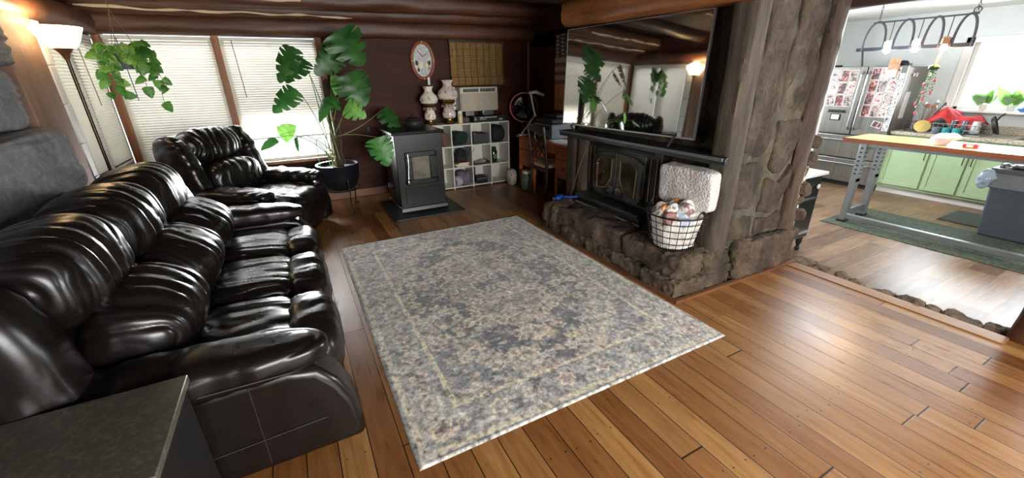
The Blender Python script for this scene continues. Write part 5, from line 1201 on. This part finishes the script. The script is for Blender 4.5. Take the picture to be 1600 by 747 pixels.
ss = G('stainless_steel', .3, .9); n = ss.noise(ss.sc(ss.P(), (1, 1, .02)), 30, 3); ss.set(Base_Color=ss.ramp(n, [(.3, hx('#8c8a86')), (.7, hx('#a5a29d'))])); ss = ss.m
fg = thing('refrigerator', 'stainless french door refrigerator covered with photographs in the kitchen', 'refrigerator', (8.12, 3.28, KZ))
FX, FY0, FY1 = 7.78, 2.82, 3.76
B('body', (FX+.06, FY0, KZ+.05), (8.48, FY1, 1.64), plain('fridge_side_grey', '#77736e', .4, .3), fg, .008)
for a, b, hs in ((FY0, 3.285, 1), (3.295, FY1, -1)):
    d = B('door', (FX, a, .66), (FX+.06, b, 1.655), ss, fg, .01)
    hy = 3.25 if hs > 0 else 3.33
    MB().tube([(FX, hy, .74), (FX-.045, hy, .78), (FX-.045, hy, 1.54), (FX, hy, 1.58)], .014, 8).build('handle', M['chrome'], d)
for z0, z1 in ((.30, .645), (KZ+.07, .285)):
    d = B('drawer', (FX, FY0, z0), (FX+.06, FY1, z1), ss, fg, .01)
    MB().tube([(FX, FY0+.06, z1-.07), (FX-.045, FY0+.1, z1-.07), (FX-.045, FY1-.1, z1-.07), (FX, FY1-.06, z1-.07)], .014, 8).build('handle', M['chrome'], d)
B('kick_grille', (FX+.05, FY0+.02, KZ), (8.4, FY1-.02, KZ+.06), M['blackm'], fg)
for y_ in (FY0+.04, FY1-.04): B('hinge_cover', (FX+.01, y_-.03, 1.655), (FX+.12, y_+.03, 1.68), M['blackm'], fg, .004)
rg = random.Random(77)
pal = [('#c58f84', '#5d4a55', 'rosy'), ('#a65d55', '#d9cfc8', 'red'), ('#6f7f96', '#c9b8ad', 'bluish'), ('#d1a495', '#7a3f44', 'pink'), ('#4b5462', '#b8a39a', 'dark'), ('#b4766b', '#e0dad5', 'brick toned')]
def photo(y, z, w_, h_, k, label, bw_=False, tilt=0, face='front', grp='photographs on the refrigerator doors'):
    c1, c2, _ = pal[k % 6]
    if bw_: c1, c2 = '#3a3d42', '#c9ccd0'
    g = G('photo_print_%d' % k, .35); p = g.P(); f = g.noise(g.sc(p, 1.0, (k*.7, k*1.3, 0)), 22, 3, .5, .8)
    g.set(Base_Color=g.ramp(f, [(.35, hx(c1)), (.5, hx(c2)), (.62, hx('#3b3034' if not bw_ else '#8d9095')), (.75, hx(c1))]))
    t = thing('photo_print', label, 'photograph', (FX-.004, y, z) , 0, grp)
    q = MB(); q.box((FX-.0042, y-w_/2, z-h_/2), (FX-.0012, y+w_/2, z+h_/2)); q.build('border', M['white'], t)
    q = MB(); q.box((FX-.0056, y-w_/2+.006, z-h_/2+.006), (FX-.0042, y+w_/2-.006, z+h_/2-.006)); q.build('image', g.m, t)
    t.rotation_euler = (R(tilt), 0, 0)
    return t
cols_ = ['far left', 'second', 'third']; rows_ = ['top', 'second', 'third', 'fourth', 'lowest']
k = 0
for r in range(4):
    for c in range(3):
        photo(3.17-.115*c-(.0 if r < 3 else .0), 1.55-.175*r, .108, .165, k, f'{pal[k%6][2]} snapshot in the {rows_[r]} row, {("handle column", "middle column", "column next to the strip")[c]} of right refrigerator door', False, rg.uniform(-3, 3)); k += 1
photo(2.98, .84, .12, .09, k, 'lowest tilted snapshot under the photo grid of the right refrigerator door', False, 14); k += 1
for r in range(7):
    photo(2.865, 1.50-.115*r, .075, .105, k, f'grey toned card, {("topmost", "second from the top", "third from the top", "in the middle", "third from the bottom", "second from the bottom", "bottom-most")[r]} of the vertical strip on the refrigerator door edge', True); k += 1
for r in range(3):
    for c in range(3):
        photo(3.68-.12*c, 1.52-.18*r, .112, .17, k, f'{pal[k%6][2]} snapshot in the {rows_[r]} row, {("outer column", "middle column", "handle column")[c]} of the left refrigerator door', False, rg.uniform(-6, 6)); k += 1
md = thing('magnet_holder', 'black magnetic holder low on the left refrigerator door', 'holder', (FX-.02, 3.55, .9)); B('clip', (FX-.03, 3.44, .98), (FX-.002, 3.66, 1.02), M['blackm'], md, .003); B('pad', (FX-.012, 3.48, .86), (FX-.002, 3.62, .96), M['blackm'], md, .002); B('sheet', (FX-.0145, 3.495, .875), (FX-.012, 3.605, .95), M['kwall'], md)
pp = thing('framed_card', 'tan portrait card with a pale note standing on the refrigerator edge', 'card', (FX, 2.98, 1.62))
B('card', (FX-.012, 2.92, 1.6), (FX-.008, 3.05, 1.75), plain('tan_card', '#b98a6b', .6, var=.5, scale=20), pp); B('note', (FX-.014, 2.93, 1.5), (FX-.010, 3.04, 1.6), plain('pale_note', '#cfcdb0', .6), pp)
B('side_list', (7.95, FY0-.004, .93), (8.1, FY0-.001, 1.3), M['white'], None); tag(bpy.data.objects['side_list'], 'white paper list stuck on the side of the refrigerator', 'paper')
q = MB(); q.sup((8.0, FY0-.012, 1.53), (.06, .012, .05), 2.2, 8); q.sup((8.09, FY0-.012, 1.53), (.07, .012, .06), 2.2, 8); tag(q.build('butterfly_magnet', M['white']), 'pale winged magnet high on the refrigerator side', 'magnet')
tag(MB().lathe((8.05, 3.0, 1.641), [(0, 0), (.07, 0), (.08, .04), (.05, .08), (.0, .085)], 18).build('dark_bowl', M['blackm']), 'dark upturned bowl on top of the refrigerator', 'bowl')
tag(MB().tube([(7.95, 3.45, 1.645), (7.95, 3.52, 1.95)], .014, 8).build('umbrella_handle', plain('dark_handle', '#2a2c30', .5)), 'dark rod standing up on top of the refrigerator', 'rod')

# work island
isl = thing('work_island', 'adjustable work table with an orange wood top and grey steel legs in the kitchen', 'kitchen island', (6.15, 1.4, KZ))
iw = wood('island_wood', ['#cf9a5c', '#dcae70', '#e6bf88'], 'y', .3, 1, .05)
B('table_top', (5.80, .1, .82), (6.42, 2.5, .86), iw, isl, .006)
B('edge_band', (5.792, .1, .815), (5.802, 2.5, .862), wood('edge_brown', ['#6d3a1f', '#8a4d2a', '#9a5a34'], 'y', .4), isl)
sg_ = plain('galvanised_steel', '#8f9496', .35, .6)
q0 = None
for x in (5.88, 6.34):
    for y in (2.3, .3):
        l = MB(); l.box((x-.045, y-.03, KZ+.03), (x-.04, y+.03, .82)); l.box((x+.04, y-.03, KZ+.03), (x+.045, y+.03, .82)); l.box((x-.045, y-.034, KZ+.03), (x+.045, y-.028, .82)); lo = l.build('leg', sg_, isl, bevel=.002)
        h = MB()
        for i in range(7): h.box((x-.0465, y-.012, .45+.05*i), (x-.0445, y+.012, .465+.05*i)); h.box((x-.03, y-.0355, .45+.05*i), (x-.01, y-.0335, .465+.05*i)); h.box((x+.01, y-.0355, .45+.05*i), (x+.03, y-.0335, .465+.05*i))
        h.box((x-.047, y-.034, .36), (x+.047, y-.033, .4)); h.build('slot_holes', M['blackm'], lo)
        B('foot', (x-.06, y-.045, KZ+.008), (x+.06, y+.045, KZ+.035), M['rub'], isl, .006)
    B('top_rail', (x-.02, .3, .775), (x+.02, 2.3, .82), sg_, isl)
for y in (2.3, .3): B('cross_brace', (5.9, y-.015, KZ+.08), (6.32, y+.015, KZ+.16), sg_, isl, .002); B('cross_brace', (5.9, y-.015, .72), (6.32, y+.015, .8), sg_, isl, .002)
B('stretcher', (5.84, .3, KZ+.05), (5.9, 2.3, KZ+.11), sg_, isl, .006)
bw2 = thing('wrapped_bowl', 'white bowl covered with clear wrap on the island', 'bowl', (6.0, 1.66, .862))
MB().lathe((5.98, 1.70, .862), [(0, 0), (.05, 0), (.085, .05), (.09, .075), (.083, .075), (.05, .02), (0, .015)], 26).build('bowl', plain('lilac_white', '#c7c3d2', .3), bw2)
MB().sup((6.0, 1.67, .945), (.22, .2, .07), 2.2, 20, None, lambda U, P, N: .01*fbm(P*20, 2, 3)).build('wrap', plain('cling_wrap', '#dfe6ea', .15), bw2)
bx2 = thing('small_red_package', 'small red and white package on the island', 'package', (6.0, 1.47, .862))
B('box', (5.96, 1.42, .862), (6.05, 1.53, .9), plain('red_pack', '#b53a3f', .4), bx2, .006); B('label', (5.958, 1.45, .868), (5.9605, 1.5, .892), M['white'], bx2)
mtg = G('kitchen_mat_weave', .9); mtg.set(Base_Color=mtg.ramp(mtg.noise(mtg.P(), 40, 4), [(.35, hx('#2f3a30')), (.65, hx('#56604f'))]))
tag(MB().prism([(5.66, .0), (6.72, .0), (6.72, 2.44), (5.66, 2.44)], KZ, KZ+.008, 'z').build('kitchen_rug', mtg.m), 'dark green grey rug under the kitchen island', 'rug')
tag(MB().prism([(6.95, .2), (7.6, .2), (7.6, 1.75), (6.95, 1.75)], KZ, KZ+.012, 'z').build('floor_mat', plain('charcoal_mat', '#3c403d', .9)), 'charcoal floor mat in front of the green cabinets', 'mat')
tc_ = thing('trash_can', 'tall grey plastic trash can with a bag standing past the island', 'trash can', (6.78, 1.1, KZ))
def tap(mb, z0, z1, x0, x1, y0, y1, dx, dy): return mb.add([(x0+dx, y0+dy, z0), (x1-dx, y0+dy, z0), (x1-dx, y1-dy, z0), (x0+dx, y1-dy, z0), (x0, y0, z1), (x1, y0, z1), (x1, y1, z1), (x0, y1, z1)], [(3, 2, 1, 0), (4, 5, 6, 7), (0, 1, 5, 4), (1, 2, 6, 5), (2, 3, 7, 6), (3, 0, 4, 7)])
gy = plain('grey_bin_plastic', '#4f555c', .5)
tap(MB(), KZ+.008, .58, 6.58, 7.0, .82, 1.38, .05, .06).build('body', gy, tc_, bevel=.02); tap(MB(), .56, .61, 6.56, 7.02, .8, 1.4, .0, .0).build('rim', gy, tc_, bevel=.008)
tap(MB(), .40, .6, 6.57, 7.01, .81, 1.39, -.0, -.0).build('bag_cuff', plain('grey_liner', '#7a7f83', .4), tc_, bevel=.01)
MB().sup((6.79, 1.1, .62), (.44, .56, .1), 3, 20, None, lambda U, P, N: .015*fbm(P*14, 2, 3)).build('bag_top', plain('black_bag', '#15171a', .25), tc_)
MB().sup((6.56, 1.41, .5), (.08, .12, .2), 2.3, 14, None, lambda U, P, N: .02*fbm(P*14, 3, 3)).build('bag_knot', plain('clear_bag', '#9fb3c4', .2), tc_)

ca = thing('rolling_cart', 'black cabinet cart with a white top behind the chimney corner', 'cart', (4.3, 2.28, KZ))
B('body', (4.02, 2.03, KZ+.16), (4.52, 2.5, .66), M['black'], ca, .006); B('top', (4.0, 2.0, .66), (4.56, 2.52, .69), M['white'], ca, .006)
for z in (.42, .06): B('drawer_line', (4.03, 2.022, z), (4.51, 2.031, z+.018), M['chrome'], ca)
for x in (4.06, 4.48):
    for y in (2.07, 2.46): MB().lathe((x, y, KZ), [(0, 0), (.018, 0), (.026, .02), (.014, .05), (.028, .09), (.03, .165), (0, .165)], 14).build('foot', M['blackm'], ca)
MB().sup((4.46, 2.016, .55), (.04, .03, .05), 2, 8).build('knob', M['white'], ca)

# hanging light rack
KX = 5.76
lr = thing('hanging_light_rack', 'wrought iron rack of arched staves with three lit bulbs over the kitchen island', 'ceiling light', (KX, 2.1, 1.8))
im = plain('grey_iron', '#45444c', .5, .4)
MB().bar((KX, 2.6, 1.81), (KX, 1.66, 1.81), .014, .035).build('lower_bar', im, lr, bevel=.002)
MB().bar((KX, 2.5, 2.07), (KX, 1.70, 2.07), .014, .014).build('top_bar', im, lr)
for a, b in ((2.55, 2.36), (2.28, 2.13), (2.04, 1.91), (1.82, 1.68)):
    c = (a+b)/2; pts = []
    for t in np.linspace(0, PI, 15): pts.append((KX, c+(a-b)/2*math.cos(t)*(1 if abs(math.cos(t)) < 1 else 1), 1.80+.275*math.sin(t)**.7))
    MB().tube(pts, .011, 8).build('arched_stave', im, lr)
for y in (2.46, 1.72):
    k = MB(); z = 2.08; i = 0
    while z < 2.34: k.tube([(KX+(.009*math.cos(t) if i % 2 else 0), y+(0 if i % 2 else .009*math.cos(t)), z+.014+.016*math.sin(t)) for t in np.linspace(0, 2*PI, 9)[:-1]], .0028, 5, True); z += .026; i += 1
    k.build('chain', im, lr)
MB().tube([(KX, 1.72+.025*math.cos(t), 2.1+.025*math.sin(t)) for t in np.linspace(0, 2*PI, 17)[:-1]], .005, 6, True).build('hook_ring', im, lr)
for k, (y, cc, e) in enumerate(((2.32, (.85, .93, 1), 40), (2.085, (.85, .93, 1), 40), (1.865, (1, .62, .28), 45))):
    MB().tube([(KX, y, 2.07), (KX, y, 1.88)], .004, 6).build('cord', im, lr)
    MB().lathe((KX, y, 1.825), [(.0, 0), (.036, 0), (.036, .05), (.02, .065), (0, .065)], 18, ripple=(9, [0, .05, .05, .05, 0])).build('socket', M['white'] if k < 2 else plain('amber_socket', '#9a6a4a', .5), lr)
    MB().sup((KX, y, 1.795), (.06, .06, .065), 2, 12).build('bulb', emit('lit_bulb_%d' % k, cc, 14), lr)
    l = bpy.data.lights.new('rack_bulb_light', 'POINT'); l.energy = 14; l.color = cc; l.shadow_soft_size = .035; o = bpy.data.objects.new('rack_bulb_light', l); C.objects.link(o); o.location = (KX-.0, y, 1.735)

hb = thing('hanging_flower_vine', 'trailing green vine with pink flowers hanging under the warm bulb', 'hanging plant', (KX, 1.88, 1.24))
hy = 1.885
for d in (-.02, 0, .025): MB().tube([(KX, hy-.02+d*.3, 1.79), (KX+d, hy+d, 1.63)], .0018, 4).build('string', M['stemd'], hb)
MB().sup((KX, hy, 1.615), (.07, .08, .06), 2.3, 14, None, lambda U, P, N: .01*fbm(P*30, 1, 3)).build('moss_ball', plain('moss_green', '#33472a', .9, bump=1), hb)
rg = random.Random(5); lf = MB(); 
for (dy, L_, dx) in ((.02, .26, .0), (.03, .40, .01), (-.025, .2, -.01), (.05, .31, .0)):
    pts = [(KX+dx, hy-.01+dy*(.4+.9*t)+.006*math.sin(t*9+L_*30), 1.6-L_*t) for t in np.linspace(0, 1, 14)]; MB().tube(pts, .0018, 4).build('vine', M['stem'], hb)
    for p_ in pts[1::2]:
        for s in (-1, 1): lf.sup((p_[0]-.004, p_[1]+s*.009, p_[2]+rg.uniform(-.008, .008)), (.008, .017, .010), 2, 4, (rg.uniform(-60, 60), 0, 0))
    MB().sup((pts[-1][0], pts[-1][1], pts[-1][2]-.02), (.02, .02, .04), 2, 8).build('flower', plain('pink_flower', '#cf4f68', .6), hb)
lf.build('foliage', M['leafp'], hb)
for dy, z in ((-.035, 1.5), (.03, 1.46), (.02, 1.38)): MB().sup((KX-.01, hy+dy, z), (.022, .026, .03), 2, 8).build('flower', plain('pink_flower', '#cf4f68', .6), hb)

# dish rack corner
rk = thing('dish_rack', 'wire dish rack heaped with drying dishes beside the sink', 'dish rack', (8.1, 2.2, .766))
q = MB()
for z in (.775, .83, .9):
    q.tube([(7.93, 1.93, z), (7.93, 2.5, z), (8.33, 2.5, z), (8.33, 1.93, z)], .004, 6, True)
for i in range(12):
    y = 1.93+.57*i/11; q.tube([(7.93, y, .9), (7.93, y, .775), (8.33, y, .775), (8.33, y, .9)], .0025, 5)
q.build('wire_frame', M['chrome'], rk)
q = MB(); q.box((7.9, 1.9, .766), (8.36, 2.53, .774)); q.build('drip_tray', plain('tray_grey', '#8b8f8e', .4), rk, bevel=.002)
g = G('red_towel_cloth', .9); g.set(Base_Color=g.ramp(g.noise(g.P(), 14, 4), [(.3, hx('#a5262b')), (.7, hx('#c43a3c'))])); g.bump(g.noise(g.P(), 90, 3), .4, .003)
def tw(a, b):
    y = 2.56-.60*a; x = 7.96+.36*b
    h = .93+.20*math.exp(-((a-.33)/.24)**2)+.11*math.exp(-((a-.8)/.17)**2)-.02
    z = h*(1)-(.14*(1-min(1, b*3))**1.5)-.03*b+.012*math.sin(a*19+b*5)+.01*math.sin(b*13)
    if a < .1: z -= (.1-a)*1.2
    return (x, y, max(z, .785))
q = MB(); q.grid(tw, 44, 24); tag(q.build('red_towel', g.m, solid=.004, smooth=70), 'red dish towel draped over the dishes in the drying rack', 'towel')
for k, (y, z, cc, nm) in enumerate(((2.21, .80, '#3c4148', 'dark grey upturned tumbler in the drying rack under the towel fold'), (2.10, .80, '#4a545c', 'slate grey upturned tumbler in the drying rack beside the clear cup'), (1.995, .80, '#b6bcc0', 'clear silvery cup at the sink end of the drying rack'))):
    tag(MB().lathe((7.99, y, z), [(.045, 0), (.047, .01), (.036, .15), (.0, .152)], 20).build('tumbler', plain('tumbler_%d' % k, cc, .25)), nm, 'cup', 'cups in the drying rack')
for k, (y, cc, nm) in enumerate(((2.23, '#2c7f82', 'teal mug in front of the dark grey tumbler'), (2.13, '#2f8a8b', 'teal mug in front of the slate grey tumbler'), (2.33, '#59636b', 'blue grey mug at the end of the mug row'))):
    t = thing('mug', nm, 'mug', (7.87, y, .766), 0, 'mugs on the counter before the drying rack'); m = plain('mug_%d' % k, cc, .3)
    MB().lathe((7.87, y, .766), [(0, 0), (.042, 0), (.044, .01), (.044, .095), (.04, .095), (.039, .01), (0, .01)], 22).build('body', m, t)
    MB().tube([(7.87-.0, y-.043, .79), (7.87, y-.07, .8), (7.87, y-.07, .83), (7.87, y-.043, .845)], .006, 6).build('handle', m, t)
pn = thing('frying_pan', 'dark frying pan leaning at the sink end of the drying rack', 'pan', (8.05, 1.86, .766))
q = MB(); q.lathe((0, 0, 0), [(0, 0), (.1, 0), (.13, .04), (.125, .04), (.095, .008), (0, .008)], 28); Rm = rotm((68, 0, 10)); q.v = [v@Rm.T+np.array((8.08, 1.87, .9)) for v in q.v]; q.build('pan', ci, pn)
MB().tube([(8.0, 1.84, .95), (7.93, 1.80, 1.03), (7.9, 1.76, 1.07)], .01, 8).build('handle', M['blackm'], pn)
ut = thing('utensil_crock', 'grey crock full of metal and wooden kitchen utensils next to the refrigerator', 'utensil holder', (8.2, 2.6, .766))
MB().lathe((8.2, 2.62, .766), [(0, 0), (.06, 0), (.065, .02), (.065, .14), (.058, .14), (.055, .02), (0, .02)], 22).build('crock', plain('crock_grey', '#7f7f7b', .4), ut)
rg = random.Random(9)
for i in range(9):
    a = rg.uniform(-.9, .9); b = rg.uniform(-.6, .6); L_ = rg.uniform(.2, .3); p0 = np.array((8.2+.02*b, 2.62+.02*a, .8)); d = np.array((b*.4, a*.6, 1)); d /= np.linalg.norm(d); p1 = p0+d*(.1+L_)
    l = MB().tube([tuple(p0), tuple(p1)], .004, 6); l.sup(tuple(p1), (.012, .045, .06), 2.2, 8, (rg.uniform(-30, 30), 0, rg.uniform(0, 90))); l.build('utensil', M['chrome'] if i % 3 else M['trimwood'], ut)
cd_ = thing('wire_fruit_stand', 'round wire stand holding a yellow lid beside the utensil crock', 'stand', (7.99, 2.62, .766))
for r_, z in ((.09, .78), (.11, .84), (.1, .9)): MB().tube([(7.99+r_*math.cos(t), 2.62+r_*math.sin(t), z) for t in np.linspace(0, 2*PI, 25)[:-1]], .004, 5, True).build('ring', im, cd_)
q = MB()
for i in range(10): a = 2*PI*i/10; q.tube([(7.99+.09*math.cos(a), 2.62+.09*math.sin(a), .768), (7.99+.12*math.cos(a), 2.62+.12*math.sin(a), .84), (7.99+.1*math.cos(a), 2.62+.1*math.sin(a), .9)], .0035, 5)
q.build('wire', im, cd_)
q = MB(); q.lathe((0, 0, 0), [(0, 0), (.085, 0), (.09, .012), (.02, .03), (0, .032)], 26); Rm = rotm((0, -60, 25)); q.v = [v@Rm.T+np.array((7.9, 2.5, .85)) for v in q.v]; tag(q.build('pot_lid', plain('yellow_lid', '#b8a25a', .35)), 'mustard yellow round lid propped in front of the wire stand', 'lid')
# window sill things
M['leafs'] = leafmat('pale_sill_leaf', '#7fae78', '#b5d3a4', .5)
def sillplant(y, n_, s, label, seed, pot='#c9c4ba'):
    t = thing('windowsill_plant', label, 'potted plant', (8.5, y, 1.066), 0, 'plants on the kitchen window sill')
    MB().lathe((8.47, y, 1.066), [(0, 0), (.035, 0), (.05, .08), (.046, .08), (0, .07)], 18).build('pot', plain('pot_%d' % seed, pot, .5), t)
    r_ = random.Random(seed)
    for i in range(n_*2):
        a = r_.uniform(0, 6.28); L_ = s*r_.uniform(.6, 1.15); at = (8.46, y+.02*math.cos(a), 1.14+.05*r_.random()); tip = (8.46+.06*math.sin(a), y+L_*math.cos(a)*.9, 1.17+L_*(.35+.6*r_.random()))
        mb = leaf_mesh(math.dist(at, tip), L_*.6, 0, .15, i); place(mb, at, tip, (-1, .2, .5), 'leaf', M['leafs'] if i % 3 else M['leafl'], t, r_.uniform(-40, 40))
sillplant(2.12, 9, .17, 'light green leafy plant at the frame end of the kitchen sill', 3)
sillplant(1.86, 8, .2, 'taller pale leafy plant in the middle of the kitchen sill', 5)
sillplant(1.52, 9, .18, 'bushy green plant beside the tap on the kitchen sill', 7)
sillplant(1.2, 9, .2, 'broad leafed plant farthest along the kitchen sill', 8)
bb2 = MB().lathe((8.40, 1.72, 1.066), [(0, 0), (.04, 0), (.065, .03), (.068, .05), (.06, .05), (.035, .01), (0, .01)], 24); tag(bb2.build('blue_bowl', plain('sky_blue', '#4a86c9', .3)), 'bright blue bowl on the kitchen window sill', 'bowl')
tag(blob('dark_sponge', (8.40, 1.72, 1.08), (.08, .08, .05), plain('steel_wool', '#3a3a3a', .8, bump=1), 2.2, 4, .006), 'dark scouring pad lying in the blue bowl', 'sponge')
